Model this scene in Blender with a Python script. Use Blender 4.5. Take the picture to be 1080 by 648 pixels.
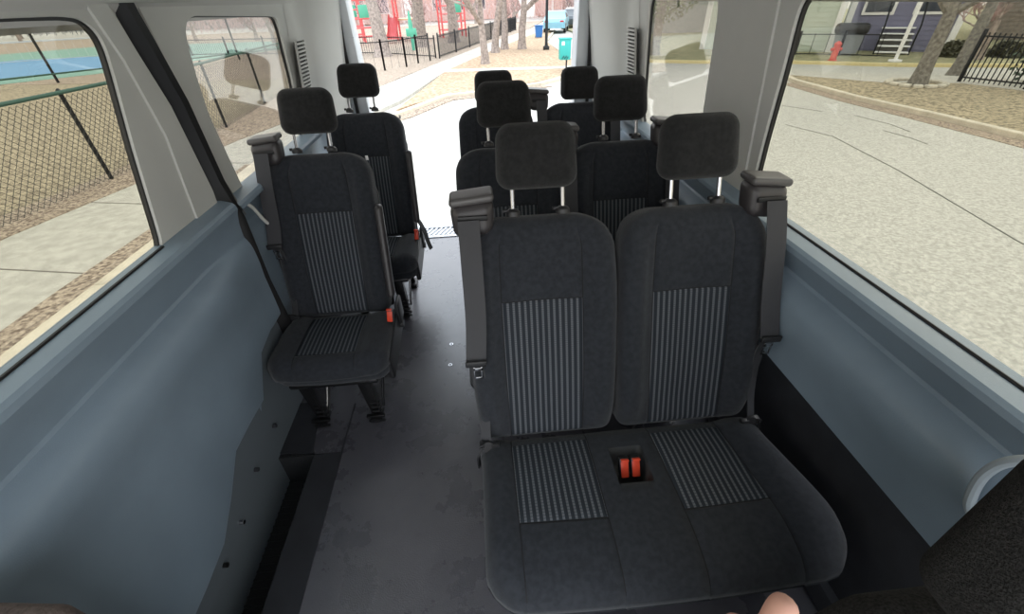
import bpy, bmesh, math, random
from math import sin, cos, pi, sqrt, radians as RAD
from mathutils import Vector, Matrix
for o in list(bpy.data.objects): bpy.data.objects.remove(o)
S = bpy.context.scene
COL = S.collection
rnd = random.Random(7)

# ------------------------------------------------------------------ camera
PITCH, YAW, ROLL = RAD(36.5), RAD(3.85), RAD(-2.1)
cd = bpy.data.cameras.new('camera'); cam = bpy.data.objects.new('camera', cd); COL.objects.link(cam)
cd.sensor_fit = 'HORIZONTAL'; cd.sensor_width = 36; cd.lens = 36 * 440 / 1080
cd.clip_start = .03; cd.clip_end = 400
F = Vector((sin(YAW)*cos(PITCH), cos(YAW)*cos(PITCH), -sin(PITCH)))
R0 = Vector((cos(YAW), -sin(YAW), 0)); U0 = R0.cross(F)
Rr = cos(ROLL)*R0 + sin(ROLL)*U0; Uu = -sin(ROLL)*R0 + cos(ROLL)*U0
M = Matrix((Rr, Uu, -F)).transposed().to_4x4(); M.translation = Vector((0, 0, 1.6))
cam.matrix_world = M
S.camera = cam
# ------------------------------------------------------------------ light: bright overcast sky with a weak veiled sun
W = bpy.data.worlds.new('sky'); S.world = W; W.use_nodes = True
nt = W.node_tree; nt.nodes.clear()
out = nt.nodes.new('ShaderNodeOutputWorld'); bg = nt.nodes.new('ShaderNodeBackground')
tc = nt.nodes.new('ShaderNodeTexCoord'); sep = nt.nodes.new('ShaderNodeSeparateXYZ'); rp = nt.nodes.new('ShaderNodeValToRGB')
nt.links.new(tc.outputs['Generated'], sep.inputs[0]); nt.links.new(sep.outputs['Z'], rp.inputs[0])
rp.color_ramp.elements[0].position = 0; rp.color_ramp.elements[0].color = (1, .97, .94, 1)
rp.color_ramp.elements[1].position = .7; rp.color_ramp.elements[1].color = (.80, .90, 1, 1)
nt.links.new(rp.outputs[0], bg.inputs[0]); bg.inputs[1].default_value = 1.75
nt.links.new(bg.outputs[0], out.inputs[0])
sl = bpy.data.lights.new('sun', 'SUN'); sl.energy = 1.1; sl.angle = RAD(25); sl.color = (1, .95, .88)
so = bpy.data.objects.new('sun', sl); COL.objects.link(so)
so.rotation_euler = Vector((.45, .5, .9)).normalized().to_track_quat('Z', 'Y').to_euler()
so.location = (0, 0, 30)
S.view_settings.view_transform = 'Standard'; S.view_settings.look = 'None'
S.view_settings.gamma = 1; S.view_settings.use_curve_mapping = False
S.view_settings.exposure = 0.95

# ------------------------------------------------------------------ materials
MATS = {}
def mat(name, col, rough=.6, metal=0, var=0, vscale=20, bump=0, bscale=200, spec=.5, col2=None, sheen=0, emit=None):
    if name in MATS: return MATS[name]
    m = bpy.data.materials.new(name); m.use_nodes = True; n = m.node_tree; b = n.nodes['Principled BSDF']
    b.inputs['Base Color'].default_value = (*col, 1); b.inputs['Roughness'].default_value = rough
    b.inputs['Metallic'].default_value = metal; b.inputs['Specular IOR Level'].default_value = spec
    if sheen: b.inputs['Sheen Weight'].default_value = sheen
    t = n.nodes.new('ShaderNodeTexCoord')
    if var or col2:
        x = n.nodes.new('ShaderNodeTexNoise'); x.inputs['Scale'].default_value = vscale; x.inputs['Detail'].default_value = 6
        n.links.new(t.outputs['Object'], x.inputs['Vector'])
        r = n.nodes.new('ShaderNodeValToRGB'); c2 = col2 or tuple(min(1, c*(1+var)) for c in col)
        c1 = col if col2 else tuple(c*(1-var) for c in col)
        r.color_ramp.elements[0].position = .35; r.color_ramp.elements[0].color = (*c1, 1)
        r.color_ramp.elements[1].position = .65; r.color_ramp.elements[1].color = (*c2, 1)
        n.links.new(x.outputs['Fac'], r.inputs[0]); n.links.new(r.outputs[0], b.inputs['Base Color'])
    if bump:
        x2 = n.nodes.new('ShaderNodeTexNoise'); x2.inputs['Scale'].default_value = bscale; x2.inputs['Detail'].default_value = 3
        n.links.new(t.outputs['Object'], x2.inputs['Vector'])
        bp = n.nodes.new('ShaderNodeBump'); bp.inputs['Strength'].default_value = bump; bp.inputs['Distance'].default_value = .01
        n.links.new(x2.outputs['Fac'], bp.inputs['Height']); n.links.new(bp.outputs[0], b.inputs['Normal'])
    MATS[name] = m; return m

def mth(n, op, a, b=None, clamp=False):
    x = n.nodes.new('ShaderNodeMath'); x.operation = op; x.use_clamp = clamp
    for i, v in enumerate((a, b)):
        if v is None: continue
        if isinstance(v, (int, float)): x.inputs[i].default_value = v
        else: n.links.new(v, x.inputs[i])
    return x.outputs[0]

def stripe_mat():
    m = bpy.data.materials.new('ribbed stripe cloth'); m.use_nodes = True; n = m.node_tree; b = n.nodes['Principled BSDF']
    b.inputs['Roughness'].default_value = .9; b.inputs['Specular IOR Level'].default_value = .2
    t = n.nodes.new('ShaderNodeTexCoord'); s = n.nodes.new('ShaderNodeSeparateXYZ'); n.links.new(t.outputs['Object'], s.inputs[0])
    a = mth(n, 'MULTIPLY', s.outputs['X'], 1/.0178); f = mth(n, 'FRACT', mth(n, 'ADD', a, 100.5))
    d = mth(n, 'ABSOLUTE', mth(n, 'SUBTRACT', f, .5))
    line = mth(n, 'LESS_THAN', d, .2)
    yz = mth(n, 'ADD', mth(n, 'MULTIPLY', s.outputs['Z'], 1/.009), mth(n, 'MULTIPLY', s.outputs['Y'], 1/.009))
    dash = mth(n, 'GREATER_THAN', mth(n, 'FRACT', mth(n, 'ADD', yz, 500)), .3)
    k = mth(n, 'MULTIPLY', line, mth(n, 'ADD', mth(n, 'MULTIPLY', dash, .5), .5))
    mx = n.nodes.new('ShaderNodeMix'); mx.data_type = 'RGBA'
    mx.inputs[6].default_value = (.022, .026, .033, 1); mx.inputs[7].default_value = (.105, .112, .125, 1)
    n.links.new(k, mx.inputs[0]); n.links.new(mx.outputs[2], b.inputs['Base Color'])
    bp = n.nodes.new('ShaderNodeBump'); bp.inputs['Strength'].default_value = .5; bp.inputs['Distance'].default_value = .003
    n.links.new(d, bp.inputs['Height']); n.links.new(bp.outputs[0], b.inputs['Normal'])
    return m
M_STRIPE = stripe_mat()
M_FAB = mat('charcoal seat cloth', (.0225, .025, .031), .92, var=.18, vscale=60, bump=.25, bscale=900, spec=.2, sheen=.15)
M_FAB2 = mat('charcoal side cloth', (.030, .031, .033), .92, var=.15, vscale=50, bump=.25, bscale=900, spec=.2, sheen=.15)
M_SEAM = mat('seam thread', (.010, .010, .012), .9)
M_PLA = mat('black plastic', (.018, .018, .02), .45, bump=.05, bscale=400)
M_PLG = mat('grey moulded plastic', (.036, .032, .034), .42)
M_CHR = mat('chrome', (.5, .5, .52), .22, 1)
M_STL = mat('dark steel', (.03, .03, .032), .35, .7)
M_BELT = mat('belt webbing', (.045, .045, .05), .8, bump=.2, bscale=1500)
M_RED = mat('red button', (.75, .07, .03), .4)
M_PANEL = mat('blue grey trim', (.225, .288, .35), .36, var=.04, vscale=8, bump=.12, bscale=500)
M_PILLAR = mat('pale grey trim', (.57, .57, .54), .6, var=.03, vscale=5, bump=.06, bscale=500)
M_DARK = mat('black trim', (.019, .020, .025), .75, var=.2, vscale=12, bump=.2, bscale=300)
M_STEP = mat('ribbed step tread', (.012, .013, .015), .7, bump=.6, bscale=160)
M_RUB = mat('rubber seal', (.008, .008, .009), .5)
M_BODY = mat('white body paint', (.72, .76, .80), .25)
M_ALU = mat('aluminium sill', (.55, .57, .6), .3, .8)
M_HEAD = mat('ceiling lining', (.6, .59, .57), .9)

def floor_mat():
    m = bpy.data.materials.new('scuffed vinyl floor'); m.use_nodes = True; n = m.node_tree; b = n.nodes['Principled BSDF']
    t = n.nodes.new('ShaderNodeTexCoord')
    a = n.nodes.new('ShaderNodeTexNoise'); a.inputs['Scale'].default_value = 3.5; a.inputs['Detail'].default_value = 9; a.inputs['Roughness'].default_value = .65
    n.links.new(t.outputs['Object'], a.inputs['Vector'])
    r = n.nodes.new('ShaderNodeValToRGB'); r.color_ramp.elements[0].position = .35; r.color_ramp.elements[0].color = (.060, .058, .068, 1)
    r.color_ramp.elements[1].position = .7; r.color_ramp.elements[1].color = (.108, .102, .112, 1)
    n.links.new(a.outputs['Fac'], r.inputs[0])
    # thin dark scuff scratches
    v = n.nodes.new('ShaderNodeTexNoise'); v.inputs['Scale'].default_value = 14; v.inputs['Detail'].default_value = 1; v.inputs['Distortion'].default_value = .3
    n.links.new(t.outputs['Object'], v.inputs['Vector'])
    k = mth(n, 'LESS_THAN', v.outputs['Fac'], .27)
    mx = n.nodes.new('ShaderNodeMix'); mx.data_type = 'RGBA'; mx.inputs[7].default_value = (.02, .02, .022, 1)
    n.links.new(mth(n, 'MULTIPLY', k, .18), mx.inputs[0]); n.links.new(r.outputs[0], mx.inputs[6]); n.links.new(mx.outputs[2], b.inputs['Base Color'])
    r2 = n.nodes.new('ShaderNodeMapRange'); r2.inputs[3].default_value = .20; r2.inputs[4].default_value = .36
    n.links.new(a.outputs['Fac'], r2.inputs[0]); n.links.new(r2.outputs[0], b.inputs['Roughness'])
    x2 = n.nodes.new('ShaderNodeTexNoise'); x2.inputs['Scale'].default_value = 220
    n.links.new(t.outputs['Object'], x2.inputs['Vector'])
    bp = n.nodes.new('ShaderNodeBump'); bp.inputs['Strength'].default_value = .25; bp.inputs['Distance'].default_value = .004
    n.links.new(x2.outputs['Fac'], bp.inputs['Height']); n.links.new(bp.outputs[0], b.inputs['Normal'])
    return m
M_FLOOR = floor_mat()
_b = M_FLOOR.node_tree.nodes['Principled BSDF']; _b.inputs['Specular IOR Level'].default_value = .9
_b.inputs['Coat Weight'].default_value = .5; _b.inputs['Coat Roughness'].default_value = .28; _b.inputs['Coat Tint'].default_value = (.94, .96, 1, 1)

def glass_mat(name, tint, refl=.035):
    m = bpy.data.materials.new(name); m.use_nodes = True; n = m.node_tree; n.nodes.clear()
    o = n.nodes.new('ShaderNodeOutputMaterial'); t = n.nodes.new('ShaderNodeBsdfTransparent'); t.inputs[0].default_value = (*tint, 1)
    g = n.nodes.new('ShaderNodeBsdfGlossy'); g.inputs['Roughness'].default_value = .01; g.inputs[0].default_value = (1, 1, 1, 1)
    f = n.nodes.new('ShaderNodeLayerWeight'); f.inputs[0].default_value = .5
    fac = mth(n, 'ADD', mth(n, 'MULTIPLY', mth(n, 'POWER', f.outputs['Facing'], 5.0), .8), refl)
    mx = n.nodes.new('ShaderNodeMixShader')
    n.links.new(fac, mx.inputs[0]); n.links.new(t.outputs[0], mx.inputs[1]); n.links.new(g.outputs[0], mx.inputs[2])
    n.links.new(mx.outputs[0], o.inputs[0]); return m
M_GLASS = glass_mat('tinted side glass', (.68, .66, .60))
M_GLASSB = glass_mat('tinted rear side glass', (.72, .70, .66), .07)

# ------------------------------------------------------------------ mesh helpers
def link(name, bm, m, parent=None, smooth=True, loc=None, mesh=None, ang=35):
    me = mesh
    if me is None:
        me = bpy.data.meshes.new(name); bmesh.ops.recalc_face_normals(bm, faces=bm.faces); bm.to_mesh(me); bm.free()
        for x in (m if isinstance(m, (list, tuple)) else [m]): me.materials.append(x)
        if smooth:
            me.polygons.foreach_set('use_smooth', [True]*len(me.polygons))
            try: me.set_sharp_from_angle(angle=RAD(ang))
            except Exception: pass
    o = bpy.data.objects.new(name, me); COL.objects.link(o)
    if parent: o.parent = parent
    if loc is not None: o.location = loc
    return o
def tag(o, label=None, cat=None, group=None, kind=None):
    if label: o['label'] = label
    if cat: o['category'] = cat
    if group: o['group'] = group
    if kind: o['kind'] = kind
    return o
def thing(name, label, cat, loc=(0, 0, 0), rz=0, group=None):
    o = bpy.data.objects.new(name, None); COL.objects.link(o); o.location = loc; o.rotation_euler = (0, 0, rz)
    o.empty_display_size = .1
    return tag(o, label, cat, group)
def copy_tree(o, parent=None):
    c = o.copy(); COL.objects.link(c)
    if parent: c.parent = parent
    for ch in list(o.children): copy_tree(ch, c)
    return c
def BM(): return bmesh.new()
def face(bm, pts, mi=0):
    f = bm.faces.new([bm.verts.new(p) for p in pts]); f.material_index = mi; return f
def box(bm, c, s, rot=None, bev=0, mi=0):
    r = bmesh.ops.create_cube(bm, size=1); vs = r['verts']
    for v in vs: v.co = Vector((v.co.x*s[0], v.co.y*s[1], v.co.z*s[2]))
    if bev:
        es = list({e for v in vs for e in v.link_edges}); rr = bmesh.ops.bevel(bm, geom=es, offset=bev, segments=2, profile=.5, affect='EDGES')
        vs = list({v for v in rr['verts']} | {v for v in vs if v.is_valid})
    m = Matrix.Translation(c) @ (rot.to_4x4() if rot is not None else Matrix())
    for v in vs: v.co = m @ v.co
    for f in {f for v in vs for f in v.link_faces}: f.material_index = mi
def tube(bm, pts, rad, n=8, cap=True, mi=0):
    pts = [Vector(p) for p in pts]; rings = []
    if not isinstance(rad, (list, tuple)): rad = [rad]*len(pts)
    prev = None
    for i, p in enumerate(pts):
        d = (pts[min(i+1, len(pts)-1)] - pts[max(i-1, 0)]).normalized()
        if prev is None: a = d.orthogonal().normalized()
        else: a = (prev - d*prev.dot(d)).normalized()
        prev = a; b = d.cross(a)
        rings.append([bm.verts.new(p + (a*cos(2*pi*k/n) + b*sin(2*pi*k/n))*rad[i]) for k in range(n)])
    for i in range(len(rings)-1):
        for k in range(n):
            f = bm.faces.new((rings[i][k], rings[i][(k+1) % n], rings[i+1][(k+1) % n], rings[i+1][k])); f.material_index = mi
    if cap and n > 2:
        bm.faces.new(rings[0][::-1]).material_index = mi; bm.faces.new(rings[-1]).material_index = mi
def bar(bm, a, b, w, h, up=(0, 0, 1), bev=0, mi=0):
    a, b = Vector(a), Vector(b); d = b-a; L = d.length; d.normalize(); up = Vector(up)
    s = d.cross(up).normalized(); u = s.cross(d)
    box(bm, (a+b)/2, (w, L, h), Matrix((s, d, u)).transposed(), bev, mi)
def lines(h, r, extra=(), base=7):
    e = [h - r*k for k in (0, .08, .25, .5, .75, 1)]
    L = set(round(x, 5) for x in e) | set(round(-x, 5) for x in e) | set(round(x, 5) for x in extra)
    a = h-r
    for i in range(base+1): L.add(round(-a + 2*a*i/base, 5))
    L = sorted(L); o = [L[0]]
    for x in L[1:]:
        if x-o[-1] > .0012: o.append(x)
    return o
def rbox(half, r, xs=(), ys=(), zs=(), base=(7, 3, 7), deform=None, matfn=None):
    """rounded box on a non-uniform grid, bent by deform(Vector)"""
    hx, hy, hz = half
    L = [lines(hx, min(r, hx*.999), xs, base[0]), lines(hy, min(r, hy*.999), ys, base[1]), lines(hz, min(r, hz*.999), zs, base[2])]
    bm = BM(); vd = {}
    def vert(q):
        k = tuple(round(c, 5) for c in q)
        if k in vd: return vd[k]
        q = Vector(q); i = Vector([max(-(h-r2), min(h-r2, c)) for c, h, r2 in zip(q, half, [min(r, h*.999) for h in half])])
        d = q-i; p = i + d.normalized()*r if d.length > 1e-9 else q
        if min(half) < r:
            rr = [min(r, h*.999) for h in half]; dn = d.normalized(); p = Vector([i[a]+dn[a]*rr[a] for a in range(3)])
        if deform: p = Vector(deform(p))
        vd[k] = (bm.verts.new(p), q); return vd[k]
    for ax in range(3):
        a, b = [(1, 2), (0, 2), (0, 1)][ax]
        for sgn in (-1, 1):
            for i in range(len(L[a])-1):
                for j in range(len(L[b])-1):
                    cs = []
                    for (u, v) in ((i, j), (i+1, j), (i+1, j+1), (i, j+1)):
                        q = [0, 0, 0]; q[ax] = sgn*half[ax]; q[a] = L[a][u]; q[b] = L[b][v]; cs.append(vert(q))
                    vs = []
                    for c in cs:
                        if c[0] not in vs: vs.append(c[0])
                    if len(vs) < 3: continue
                    try: f = bm.faces.new(vs)
                    except ValueError: continue
                    if matfn:
                        c = sum((x[1] for x in cs), Vector())/4; f.material_index = matfn(c, ax, sgn)
    return bm
def ss(a, b, x):
    t = max(0, min(1, (x-a)/(b-a))); return t*t*(3-2*t)
def ribbon(bm, pts, w, side=(1, 0, 0), th=.0025):
    pts = [Vector(p) for p in pts]; side = side if isinstance(side, list) else [side]*len(pts); rings = []
    for i, p in enumerate(pts):
        d = (pts[min(i+1, len(pts)-1)] - pts[max(i-1, 0)]).normalized(); s = Vector(side[i]).normalized()
        s = (s - d*s.dot(d)).normalized(); n = d.cross(s)*th/2; ww = w[i] if isinstance(w, list) else w
        rings.append([bm.verts.new(p + s*ww/2*a + n*b) for a, b in ((-1, -1), (1, -1), (1, 1), (-1, 1))])
    for i in range(len(rings)-1):
        for k in range(4): bm.faces.new((rings[i][k], rings[i][(k+1) % 4], rings[i+1][(k+1) % 4], rings[i+1][k]))
    bm.faces.new(rings[0][::-1]); bm.faces.new(rings[-1])
def smooth_path(pts, n=6):
    P = [Vector(p) for p in pts]; P = [2*P[0]-P[1]] + P + [2*P[-1]-P[-2]]; o = []
    for i in range(1, len(P)-2):
        for k in range(n):
            t = k/n; a, b, c, d = P[i-1:i+3]
            o.append(.5*((2*b) + (-a+c)*t + (2*a-5*b+4*c-d)*t*t + (-a+3*b-3*c+d)*t**3))
    o.append(P[-2]); return o
def prism(bm, poly, h0, h1, mp, mi=0):
    """polygon (u,v) extruded between h0 and h1 through the map mp(u,v,h)"""
    a = [bm.verts.new(mp(u, v, h0)) for u, v in poly]; b = [bm.verts.new(mp(u, v, h1)) for u, v in poly]; n = len(poly)
    fs = [bm.faces.new(a[::-1]), bm.faces.new(b)] + [bm.faces.new((a[i], a[(i+1) % n], b[(i+1) % n], b[i])) for i in range(n)]
    for f in fs: f.material_index = mi
def rrect(u0, u1, v0, v1, r, n=6):
    o = []
    for cu, cv, a0 in ((u1-r, v1-r, 0), (u0+r, v1-r, 90), (u0+r, v0+r, 180), (u1-r, v0+r, 270)):
        for k in range(n+1):
            a = RAD(a0 + 90*k/n); o.append((cu + r*cos(a), cv + r*sin(a)))
    return o
def sheet(outer, holes, mp, h0, h1):
    """flat outline with rounded holes, given a thickness, placed through mp(u, v, h)"""
    bm = BM()
    def loop(pts):
        vs = [bm.verts.new((u, v, 0)) for u, v in pts]
        return [bm.edges.new((vs[i], vs[(i+1) % len(vs)])) for i in range(len(vs))]
    es = loop(outer)
    for h in holes: es += loop(h)
    bmesh.ops.triangle_fill(bm, use_beauty=True, use_dissolve=False, edges=es)
    r = bmesh.ops.extrude_face_region(bm, geom=bm.faces[:])
    top = {v for v in r['geom'] if isinstance(v, bmesh.types.BMVert)}
    for v in bm.verts: v.co = Vector(mp(v.co.x, v.co.y, h1 if v in top else h0))
    return bm
def chaikin(L, n=2):
    for _ in range(n):
        o = []
        for i in range(len(L)):
            a, b = L[i], L[(i+1) % len(L)]; d = math.hypot(b[0]-a[0], b[1]-a[1]); q = min(.25, .02/d)
            o += [(a[0]+(b[0]-a[0])*q, a[1]+(b[1]-a[1])*q), (b[0]+(a[0]-b[0])*q, b[1]+(a[1]-b[1])*q)]
        L = o
    return L
def ring(bm, loop, grow, mp, h0, h1):
    """closed band following a loop"""
    n = len(loop); cu = sum(p[0] for p in loop)/n; cv = sum(p[1] for p in loop)/n; out = []
    for i, (u, v) in enumerate(loop):
        a = Vector(loop[i-1]); b = Vector(loop[(i+1) % n]); t = (b-a).normalized(); nn = Vector((t.y, -t.x))
        if nn.dot(Vector((u-cu, v-cv))) < 0: nn = -nn
        out.append((u+nn.x*grow, v+nn.y*grow))
    V = [[bm.verts.new(mp(u, v, h)) for (u, v) in L] for L, h in ((loop, h0), (loop, h1), (out, h1), (out, h0))]
    for i in range(n):
        for k in range(4): bm.faces.new((V[k][i], V[k][(i+1) % n], V[(k+1) % 4][(i+1) % n], V[(k+1) % 4][i]))
def loft(rows, mi=0, bm=None):
    bm = bm or BM(); V = [[bm.verts.new(p) for p in r] for r in rows]
    for i in range(len(V)-1):
        for j in range(len(V[i])-1):
            bm.faces.new((V[i][j], V[i][j+1], V[i+1][j+1], V[i+1][j])).material_index = mi
    return bm

# ================================================================== VAN SHELL
LEAN = .13
def wx(z): return .985 - LEAN*(z-1)                     # half width of the upper wall at height z
def mapL(u, v, h): return (-(wx(v) - h), u, v)          # u = along the van, v = height, h = inwards
def mapR(u, v, h): return ((wx(v) - h), u, v)
YR = 3.22                                               # inner end of the load floor
def van_floor():
    bm = BM()
    g = [(-.70, -.6), (1.0, -.6), (1.0, YR), (-1.0, YR), (-1.0, 1.19), (-.82, 1.175), (-.70, 1.175)]
    prism(bm, g, 0, -.04, lambda u, v, h: (u, v, h))
    f = link('floor', bm, M_FLOOR, smooth=False); tag(f, kind='structure')
    bm = BM(); prism(bm, [(-.82, -.6), (-.705, -.6), (-.70, 1.17), (-.82, 1.17)], -.2, .004, lambda u, v, h: (u, v, h))
    bar(bm, (-.701, -.6, .003), (-.701, 1.45, .003), .006, .006)
    tag(link('trim_1', bm, M_DARK, smooth=False), kind='structure')       # step edge strip
    bm = BM(); prism(bm, [(-1.0, 1.195), (-.83, 1.18), (-.875, 1.48), (-.99, 1.48)], 0, .006, lambda u, v, h: (u, v, h)); tag(link('trim_7', bm, M_DARK, smooth=False), kind='structure')
    bm = BM(); box(bm, (-.93, .28, -.19), (.24, 1.8, .03)); box(bm, (-.935, 1.18, -.09), (.23, .02, .18))
    for i in range(60):
        box(bm, (-.91, -.55+i*.029, -.172), (.17, .008, .005))
    tag(link('trim_2', bm, M_STEP, smooth=False), kind='structure')       # sunken side step
    bm = BM()                                                             # rear sill: tread plate with slanted ribs
    box(bm, (0, YR+.10, -.02), (1.5, .20, .03))
    box(bm, (0, YR+.01, 0.002), (1.5, .03, .012), bev=.003)
    box(bm, (0, YR+.19, 0.0), (1.5, .02, .016), bev=.003)
    for i in range(-18, 19):
        bar(bm, (i*.04-.03, YR+.035, .002), (i*.04+.04, YR+.17, .002), .014, .012, bev=.002)
    tag(link('trim_3', bm, M_ALU, smooth=False), kind='structure')
    bm = BM(); box(bm, (0, YR+.23, -.09), (1.62, .10, .2), bev=.03); tag(link('trim_4', bm, M_BODY), kind='structure')   # bumper step
van_floor()

def side_profile(zb, xb=.91, up=0):
    # (half-width, height) of the lower side panel from the glass down
    return [(.985, 1.010+up), (.955, 1.006+up), (.938, 1.001+up), (.920, .995+up), (.912, .986+up), (.909, .972+up), (.918, .955+up*.8), (.935, .925+up*.5), (.950, .895+up*.3),
            (.954, .886), (.948, .878), (.930, .868), (.908, .854), (.895, .838), (.889, .818), (.888, .79), (.890, .76), (xb, .70), (xb, .62), (xb+.005, zb+.03), (xb+.012, zb+.008), (xb+.03, zb)]
def interp(tab, y):
    if y <= tab[0][0]: return tab[0][1]
    for (a, b), (c, d) in zip(tab, tab[1:]):
        if y <= c: return b + (d-b)*(y-a)/(c-a)
    return tab[-1][1]
# --- left sliding door: lower panel, upper frame with window, dark seal
ZB = [(-.6, .17), (.60, .175), (.76, .19), (.88, .29), (.95, .345), (1.1, .345), (1.24, .335), (1.33, .5), (1.56, .5)]
rows = []
ys = [-.6+.12*i for i in range(18)] + [1.48, 1.52, 1.545, 1.56]
for y in ys:
    zb = interp(ZB, y); k = 1 - ss(1.30, 1.50, y)*.75      # pressed shape fades out at the rear end of the door
    P = side_profile(zb, up=.026)
    r = []
    for x, z in P:
        xf = .925 + (x-.925)*k if z < .97 else x
        r.append((-xf, y, z))
    r += [(-.955, y, zb-.01), (-.955, y, zb-.06), (-.965, y, .06), (-.975, y, .02), (-.985, y, -.2)]
    rows.append(r)
rows.append([(-1.03, 1.565, p[2]) for p in rows[-1]])
bm = loft(rows)
for f in bm.faces:
    c = f.calc_center_median()
    if c.z < interp(ZB, c.y)-.004 and c.x < -.93: f.material_index = 1
door = link('door_1', bm, [M_PANEL, mat('dark grey sill trim', (.13, .15, .17), .5, bump=.1, bscale=400)], ang=24); tag(door, kind='structure')
winL = [(-.45, 1.0), (1.13, 1.005), (1.185, 1.008), (1.212, 1.03), (1.222, 1.06), (1.262, 1.3), (1.300, 1.48), (1.308, 1.53), (1.30, 1.565), (1.27, 1.59), (1.22, 1.597), (1.1, 1.599), (-.45, 1.60)]
winL = chaikin(winL)
outL = [(-.6, .985), (1.2, .985), (1.44, .985), (1.545, 1.0), (1.545, 1.08), (1.475, 1.367), (1.405, 1.543), (1.36, 1.66), (-.6, 1.66)]
fr = link('door_frame', sheet(outL, [winL], mapL, 0, .014), M_PILLAR, door, ang=25)
bm = BM()   # raised rear edge of the door pillar
prism(bm, [(1.405, .99), (1.545, .99), (1.54, 1.08), (1.47, 1.367), (1.39, 1.55), (1.34, 1.66), (1.27, 1.66), (1.345, 1.5), (1.40, 1.3)], .012, .021, mapL)
link('pillar_ridge', bm, M_PILLAR, door, smooth=False)
bm = BM(); ring(bm, winL, -.007, mapL, -.006, .006); link('window_seal', bm, M_RUB, door)
bm = BM(); prism(bm, winL, -.004, 0.0, mapL); tag(link('window_1', bm, M_GLASS, smooth=False), kind='structure')
# screws on the door sill
for (y, z, m) in ((1.02, .15, M_DARK), (.84, .10, M_CHR), (.70, .09, M_RUB), (1.22, .16, M_DARK)):
    bm = BM(); tube(bm, [(-.968, y, z), (-.945, y, z)], .008, 10); link('screw', bm, m, door)
# dark gap between door and rear quarter
gap = [(1.36, 1.75), (1.405, 1.60), (1.43, 1.543), (1.50, 1.367), (1.565, 1.09), (1.57, .95), (1.555, .675), (1.60, .0)]
bm = BM(); rows = []
for i, (y, z) in enumerate(gap):
    x = wx(max(z, 1.0)) if z > 1 else .985
    w = .085 if z > .95 else .05
    x0 = x if z > 1 else .952
    rows.append([(-x-.03, y-.03, z), (-x0+.0, y-.01, z), (-x0+.035, y+.01, z), (-x0+.04, y+w*.4, z), (-x0+.0, y+w, z), (-x-.03, y+w, z)])
bm = loft(rows); g5 = tag(link('trim_5', bm, M_RUB), kind='structure')
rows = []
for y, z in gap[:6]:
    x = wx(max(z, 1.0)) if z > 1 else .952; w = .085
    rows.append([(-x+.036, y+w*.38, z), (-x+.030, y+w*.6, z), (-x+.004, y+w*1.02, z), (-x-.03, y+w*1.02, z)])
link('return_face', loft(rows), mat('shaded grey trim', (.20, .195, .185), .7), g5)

for nm, par, yy0, yy1, x, z in (('glass_seal', door, -.6, 1.20, -.958, 1.034), ):
    bm = BM(); tube(bm, [(x, yy0, z), (x, yy1, z)], .0045, 6); link(nm, bm, M_RUB, par)
# --- side walls behind the door (left) and the whole right side
def quarter(side, y0, y1, zb):
    rows = []
    y = y0
    while y < y1+.001:
        P = side_profile(zb, up=.01 if side < 0 else -.008)
        k = .45 if side < 0 else 1
        r = [(side*((.962+(x-.925)*k) if z < .97 and side < 0 else x), y, z) for x, z in P]
        rows.append(r); y += (y1-y0)/24
    return loft(rows)
wl = link('wall_left', quarter(-1, 1.59, YR, .36), M_PANEL, ang=24); tag(wl, kind='structure')
wr = link('wall_right', quarter(1, -.6, YR, .615), M_PANEL, ang=24); tag(wr, kind='structure')
bm = BM(); tube(bm, [(.958, -.6, .999), (.958, 1.36, .999)], .0045, 6); link('glass_seal', bm, M_RUB, wr)
# lower dark lining both sides
bm = BM(); box(bm, (1.0, (YR-.6)/2, .31), (.02, YR+.6, .66)); box(bm, (.985, (YR-.6)/2, .05), (.05, YR+.6, .10), bev=.02)
link('lower_lining', bm, M_DARK, wr)
bm = BM(); box(bm, (-.985, (1.62+YR)/2, .16), (.02, YR-1.62, .40)); link('lower_lining', bm, M_DARK, wl)
# rear wheel arches, boxed in dark lining
for sgn, par in ((1, wr),):
    bm = BM(); poly = [(1.95+.36*(1-cos(a))-.0, .27*sin(a)**.8 if sin(a) > 0 else 0) for a in [pi*i/14 for i in range(15)]]
    prism(bm, poly, .86 if sgn > 0 else -.90, .99 if sgn > 0 else -.99, lambda u, v, h: (h, u, v))
    link('wheel_arch', bm, M_DARK, par, ang=50)
# upper walls with the windows
winR = [(-.45, .985), (1.30, .985), (1.352, .992), (1.372, 1.03), (1.36, 1.2), (1.335, 1.4), (1.322, 1.55), (1.30, 1.585), (1.26, 1.60), (-.45, 1.60)]
rearR = [(1.845, .985), (2.47, .985), (2.52, 1.0), (2.53, 1.05), (2.50, 1.3), (2.47, 1.54), (2.44, 1.585), (1.80, 1.60), (1.772, 1.58), (1.765, 1.52), (1.79, 1.25), (1.81, 1.02)]
winR = chaikin(winR); rearR = chaikin(rearR)
outR = [(-.6, .975), (YR, .975), (YR, 1.66), (-.6, 1.66)]
up = link('upper_lining', sheet(outR, [winR, rearR], mapR, 0, .016), M_PILLAR, wr, ang=25)
bm = BM()
prism(bm, [(1.42, .99), (1.72, .99), (1.70, 1.3), (1.68, 1.66), (1.40, 1.66), (1.41, 1.3)], .014, .024, mapR); link('pillar_cover', bm, M_PILLAR, wr, smooth=False)
rearL = [(1.80, .955), (2.50, .955), (2.55, .975), (2.56, 1.03), (2.545, 1.3), (2.50, 1.53), (2.47, 1.565), (1.75, 1.585), (1.70, 1.57), (1.672, 1.53), (1.665, 1.42), (1.67, 1.3), (1.76, 1.0)]
rearL = chaikin(rearL)
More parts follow.
